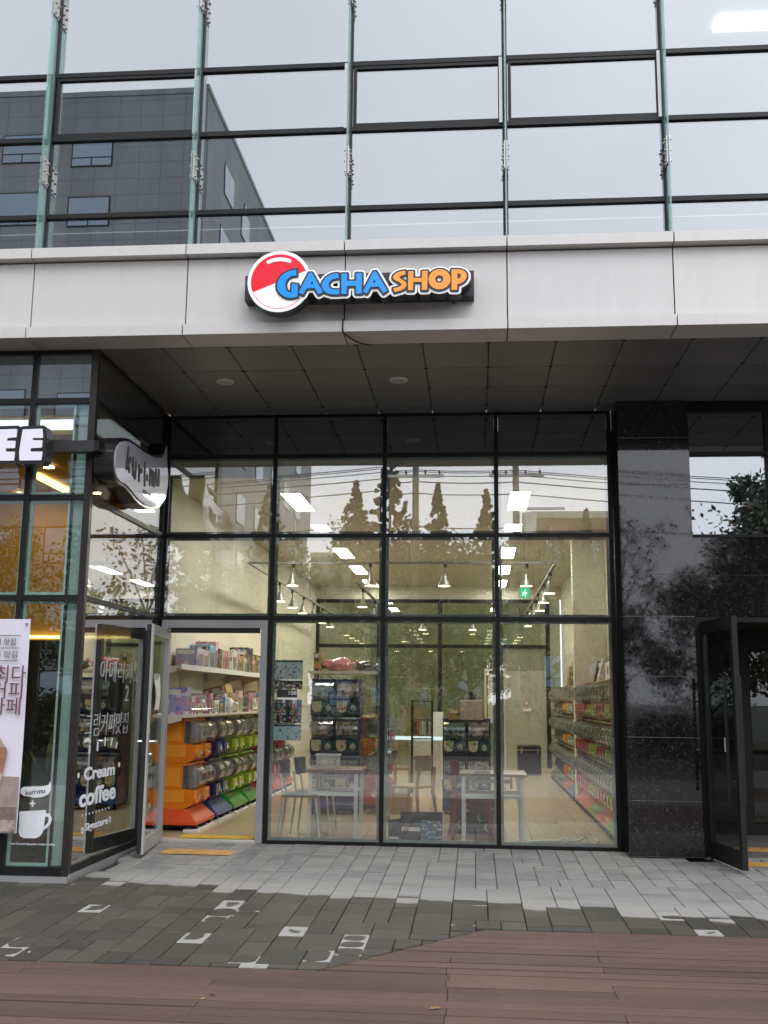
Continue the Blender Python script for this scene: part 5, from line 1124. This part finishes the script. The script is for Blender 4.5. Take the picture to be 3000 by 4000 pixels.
def broad(label, loc, h, rad, leafy, n, seed, bk_=bark, group=None, size=.09):
    o = thing('street_tree', label, 'tree', loc, group); rr = random.Random(seed)
    MB().tube([(0,0,-.3),(.05,0,h*.3),(rr.uniform(-.15,.15),rr.uniform(-.15,.15),h*.62)], [.13,.10,.05], 8).build('trunk', bk_, o, off=(0,0,0)); cs, rs = [], []
    lm = MB()
    for k in range(11):
        a = k*2.4+rr.uniform(-.4,.4); hh = h*(.36+.052*k); e = Vector((math.cos(a)*rad*rr.uniform(.45,1.0)*(1.15-.06*k), math.sin(a)*rad*rr.uniform(.45,1.0)*(1.15-.06*k), hh+h*rr.uniform(.08,.2)))
        b = Vector((0,0,hh*.8)); mid = b.lerp(e, .55)+Vector((0,0,.1)); lm.tube([b, mid, e], [.05,.028,.01], 5)
        for q in (mid, e, b.lerp(e, .8), e+Vector((rr.uniform(-.4,.4),rr.uniform(-.4,.4),rr.uniform(0,.4)))): cs.append(tuple(q)); rs.append([rad*rr.uniform(.2,.38)])
    lm.build('limbs', bk_, o, off=(0,0,0)); v, f = leaf_cloud(cs, rs, n, size, seed); crown_obj(v, f, LM_[leafy], o); return o
def conifer(label, loc, h, rad, seed, group=None):
    o = thing('conifer_tree', label, 'tree', loc, group); g_ = np.random.default_rng(seed)
    MB().tube([(0,0,-.3),(0,0,h*.5),(0,0,h*.98)], [.16,.09,.015], 7).build('trunk', bark, o, off=(0,0,0)); cs, rs = [], []
    for k in range(380):
        u = g_.uniform(.06, 1)**.8; z = h*(.12+.88*u); rr_ = rad*(1-u)**1.0+.03; a = g_.uniform(0, 6.28); q = g_.uniform(.3, 1)
        cs.append((rr_*q*math.cos(a), rr_*q*math.sin(a), z-.12*q)); rs.append([.05+.17*(1-u)])
    v, f = leaf_cloud(cs, rs, 13000, .075, seed); crown_obj(v, f, LM_['conifer'], o); return o
for i, (x, h, r) in enumerate(((-4.5,9.9,2.9),(-1.2,10.0,3.0),(.1,11.3,2.9),(1.9,10.1,2.3),(3.75,9.8,2.5),(-7.2,9.2,1.8),(7.5,9.0,1.6))):
    conifer('tall narrow conifer across the street, behind the utility wires', (x,-28.2-.4*(i % 2),-.3), h, r, 40+i, 'conifers across the street')
for i, (x, y, h, r, lf, n) in enumerate(((-7.8,-26.6,6.3,3.1,'olive',9000),(-3.6,-26.2,6.4,3.0,'olive',9500),(.3,-26.5,7.2,3.2,'brown',9000),(3.2,-27.2,7.0,2.9,'olive',9500),(5.6,-26.4,7.2,2.6,'brown',9000),(-12.5,-26.6,6.6,3.3,'green',7000))):
    broad({'olive':'olive leaved street tree in the bed facing the shops','brown':'browning autumn street tree in the bed facing the shops','green':'green leaved street tree at the end of the planting bed'}[lf], (x,y,-.2), h, r, lf, n, 60+i, pale_bark if i % 3 == 1 else bark, 'street trees in the planting bed')
broad('low dense green tree right of the planting bed', (10.6,-23.2,-.2), 5.2, 2.6, 'green', 9000, 88)
broad('spreading olive tree far right across the street', (14.2,-22.5,-.2), 5.6, 2.9, 'olive', 9000, 89)
broad('sparse young tree with brown leaves at the end of the planting bed', (8.4,-26.8,-.2), 7.6, 2.2, 'brown', 1300, 87, bark, None, .1)
broad('sparse young tree with few leaves beside the deck', (8.2,-9.0,-.18), 4.6, 1.5, 'brown', 900, 81, bark, None, .075); broad('thin tree with scattered brown leaves by the sidewalk', (10.4,-12.0,-.18), 6.2, 1.9, 'brown', 1500, 83, bark, None, .08)
broad('dense dark pine like tree right of the entrance', (11.2,-17.8,-.2), 7.2, 2.0, 'conifer', 9000, 85)
for i, (x, r) in enumerate(((-13,1.4),(-10,1.6),(-7,1.4),(-4.4,1.5),(-1.2,1.7),(1.7,1.95),(4.6,1.5),(7.0,1.3),(9.5,1.1),(12,1.1))):
    o = thing('shrub', 'rounded shrub in the planting bed facing the shops', 'shrub', (x,-25.6,-.2), 'shrubs in the planting bed')
    rr = random.Random(i+5); cs = [(rr.uniform(-r,r)*.7, rr.uniform(-.5,.5), rr.uniform(.2,r*.95)) for k in range(26)]; v, f = leaf_cloud(cs, [[.5]]*26, 4800, .07, 90+i); crown_obj(v, f, LM_['green' if i % 3 else 'olive'], o).name = 'foliage'
    MB().tube([(0,0,-.1),(0,0,.5)], [.05,.02], 6).build('stem', bark, o, off=(0,0,0))

def building(name, label, x0, x1, y0, y1, H, wall, front, z_first, pitch, wx, ww, wh, side_x=None, parapet=.5):
    o = thing(name, label, 'building', ((x0+x1)/2,(y0+y1)/2,-.4)); MB().box(x0, x1, y0, y1, -.4, H).build('wall', wall, o); MB().box(x0-.04, x1+.04, y0-.04, y1+.04, H+.001, H+parapet).build('roof', wall if name == 'office_building' else M['offwhite'], o)
    gl_ = plain(name+'_glass', (.30,.40,.52), .06, 0, .1, 1, Specular_IOR_Level=1.0)
    fl = 0; z = z_first
    while z+wh < H-.8:
        for x in wx:
            w = MB().box(x, x+ww, y1+.004, y1+.03, z, z+wh).build('window', M['black_frame'], o)
            MB().box(x+.06, x+ww-.06, y1+.031, y1+.045, z+wh*.3, z+wh-.06).build('pane', gl_, w, off=o['_w']); MB().box(x+.06, x+ww*.5-.03, y1+.031, y1+.045, z+.06, z+wh*.3-.06).build('pane', gl_, w, off=o['_w']); MB().box(x+ww*.5+.03, x+ww-.06, y1+.031, y1+.045, z+.06, z+wh*.3-.06).build('pane', gl_, w, off=o['_w'])
        if side_x is not None:
            y = y1-3
            while y-2.2 > y0+1:
                w = MB().box(side_x+.004, side_x+.03, y-1.9, y, z, z+wh).build('window', M['black_frame'], o); MB().box(side_x+.031, side_x+.045, y-1.84, y-.06, z+.06, z+wh-.06).build('pane', gl_, w, off=o['_w']); y -= 4.2
        z += pitch
    return o
def panel_wall(name, c, s):
    m, t = new_mat(name); br = node(t, 'ShaderNodeTexBrick'); p = pos(t); sx = node(t, 'ShaderNodeSeparateXYZ'); t.links.new(p, sx.inputs[0]); cb = node(t, 'ShaderNodeCombineXYZ'); t.links.new(math_n(t, 'ADD', sx.outputs[0], sx.outputs[1]), cb.inputs[0]); t.links.new(sx.outputs[2], cb.inputs[1]); t.links.new(cb.outputs[0], br.inputs['Vector'])
    br.offset = 0; inp(t, br.inputs['Color1'], c); inp(t, br.inputs['Color2'], tuple(v*.93 for v in c)); inp(t, br.inputs['Mortar'], tuple(v*.6 for v in c)); br.inputs['Scale'].default_value = 1; br.inputs['Brick Width'].default_value = s[0]; br.inputs['Row Height'].default_value = s[1]; br.inputs['Mortar Size'].default_value = s[2]
    c2 = mixc(t, 1, br.outputs[0], ramp(t, noise(t, .6, 5, mapped(t, p, (1,1,.3))), [(.3,(.8,)*3),(.7,(1.1,)*3)]), 'MULTIPLY'); out(t, principled(t, c2, .7)); return m
building('office_building', 'tall dark grey panel clad office block across the street', -34, -8.28, -62, -35.7, 28, panel_wall('grey_cladding', (.31,.33,.345), (1.0,.75,.02)), True, 1.0, 2.95, [-14.4-3.05*k for k in range(6)], 1.9, 1.55, -8.28, .25)
bo = building('brick_building', 'low brown brick building with a pale cornice across the street', 6.4, 11.0, -58, -45, 11.3, panel_wall('brown_brick', (.30,.17,.11), (.42,.14,.02)), True, 2.0, 3.1, [7.0,9.0], 1.2, 1.7, None, .35)
building('apartment_block', 'pale plastered block behind the conifers across the street', -5.5, 4.0, -60, -46, 9.0, plain('pale_plaster', (.33,.32,.30), .8, 0, .2, .4), True, 1.2, 3.0, [-4.6+2.2*k for k in range(4)], 1.2, 1.4, None, .3)
for i, (x, xb) in enumerate(((1.2,1.2),(4.82,4.82))):
    o = thing('utility_pole', ['concrete utility pole carrying the street wires','concrete utility pole with crossarm and transformer'][i], 'utility pole', (x,-26,-.3)); MB().tube([(0,0,0),(0,0,11.2)], [.17,.11], 10).build('pole', pale_bark, o, off=(0,0,0)); MB().box(-1.0, 1.0, -.06, .06, 9.75, 9.85).build('crossarm', M['steel'], o, off=(0,0,0))
    if i: MB().cyl((.45,.1,7.6), .25, .8, 14).build('transformer', M['steel'], o, off=(0,0,0)); MB().box(-.2, 1.7, -.05, .05, 8.55, 8.63).build('crossarm', M['steel'], o, off=(0,0,0))
    for dx in (-.85,-.35,.35,.85): MB().cyl((dx,0,9.85), .035, .14, 8).build('insulator', M['rubber'], o, off=(0,0,0))
wy = [(-30,8.9),(1.2,9.72),(4.82,9.68),(36,8.7)]
for k, (dy, dz, r_) in enumerate(((-.8,.0,.016),(-.3,.02,.016),(.3,-.05,.016),(.0,-.42,.022),(.5,-.95,.02),(.2,-2.1,.02))):
    m = MB()
    for (xa, za), (xb, zb) in zip(wy[:-1], wy[1:]):
        n = 12 if xb-xa > 10 else 6; sag = .55 if xb-xa > 10 else .06
        m.tube([(xa+(xb-xa)*t/n, -26+dy, za+(zb-za)*t/n+dz-sag*4*(t/n)*(1-t/n)) for t in range(n+1)], r_, 5)
    tag(m.build('overhead_wire', M['rubber']), ['thin overhead wire on the pole crossarms across the street']*3 and ('thin overhead wire on the pole crossarms across the street' if k < 3 else ('thick bundled wire below the crossarms across the street' if k < 5 else 'lowest overhead wire slung between the poles')), 'wire', 'overhead wires')

# fallen leaves and litter on the deck
def leaf(label, loc, rz, s, col):
    o = thing('fallen_leaf', label, 'leaf', loc, None, rz)
    pts = [(-1,0,.02),(-.5,.32,.12),(.1,.42,.2),(.6,.25,.16),(1.1,0,.05),(.6,-.28,.1),(.1,-.4,.14),(-.5,-.3,.06)]
    m = MB(); m.v = [(p[0]*s, p[1]*s, p[2]*s) for p in pts]+[(0,0,.03*s)]; m.f = [(i, (i+1) % 8, 8) for i in range(8)]
    m.build('blade', plain('leaf_'+label.split()[0]+str(round(loc[0],2)), col, .7, 0, .3, 20), o, off=(0,0,0)); MB().tube([(-1.5*s,.1*s,.01),(-1*s,0,.02*s)], .0012, 4).build('stalk', M['wood'], o, off=(0,0,0))
for lab, x, y, rz, s, c in (('curled brown leaf lying mid deck',3.15,-5.36,.3,.034,(.30,.16,.07)),('dark brown leaf on the deck left of the curled one',1.95,-5.25,2.2,.03,(.07,.05,.04)),('small tan leaf beside the dark leaf',1.92,-5.33,1.0,.018,(.5,.3,.12)),('yellow leaf on the wet paving near the cafe corner',-.12,-3.62,.6,.03,(.62,.40,.16)),('small tan leaf on the wet paving before the door',.62,-4.52,1.7,.02,(.55,.38,.2)),('tan leaf against the cafe sill',.09,-2.42,.9,.025,(.55,.3,.2)),('pale yellow leaf on the dry stones before the pillar',3.55,-2.3,.4,.022,(.6,.45,.2)),('pale yellow leaf on the stones toward the black door',4.75,-2.2,2.4,.02,(.6,.42,.2)),('ochre leaf on the wet stones by the deck edge',4.85,-3.0,.2,.02,(.5,.33,.15))):
    leaf(lab, (x, y, GZ(y)+.003), rz, s, c)

# ------------------------------------------------------------------ tidy up
for o in D.objects:
    if '_w' in o.keys(): del o['_w']
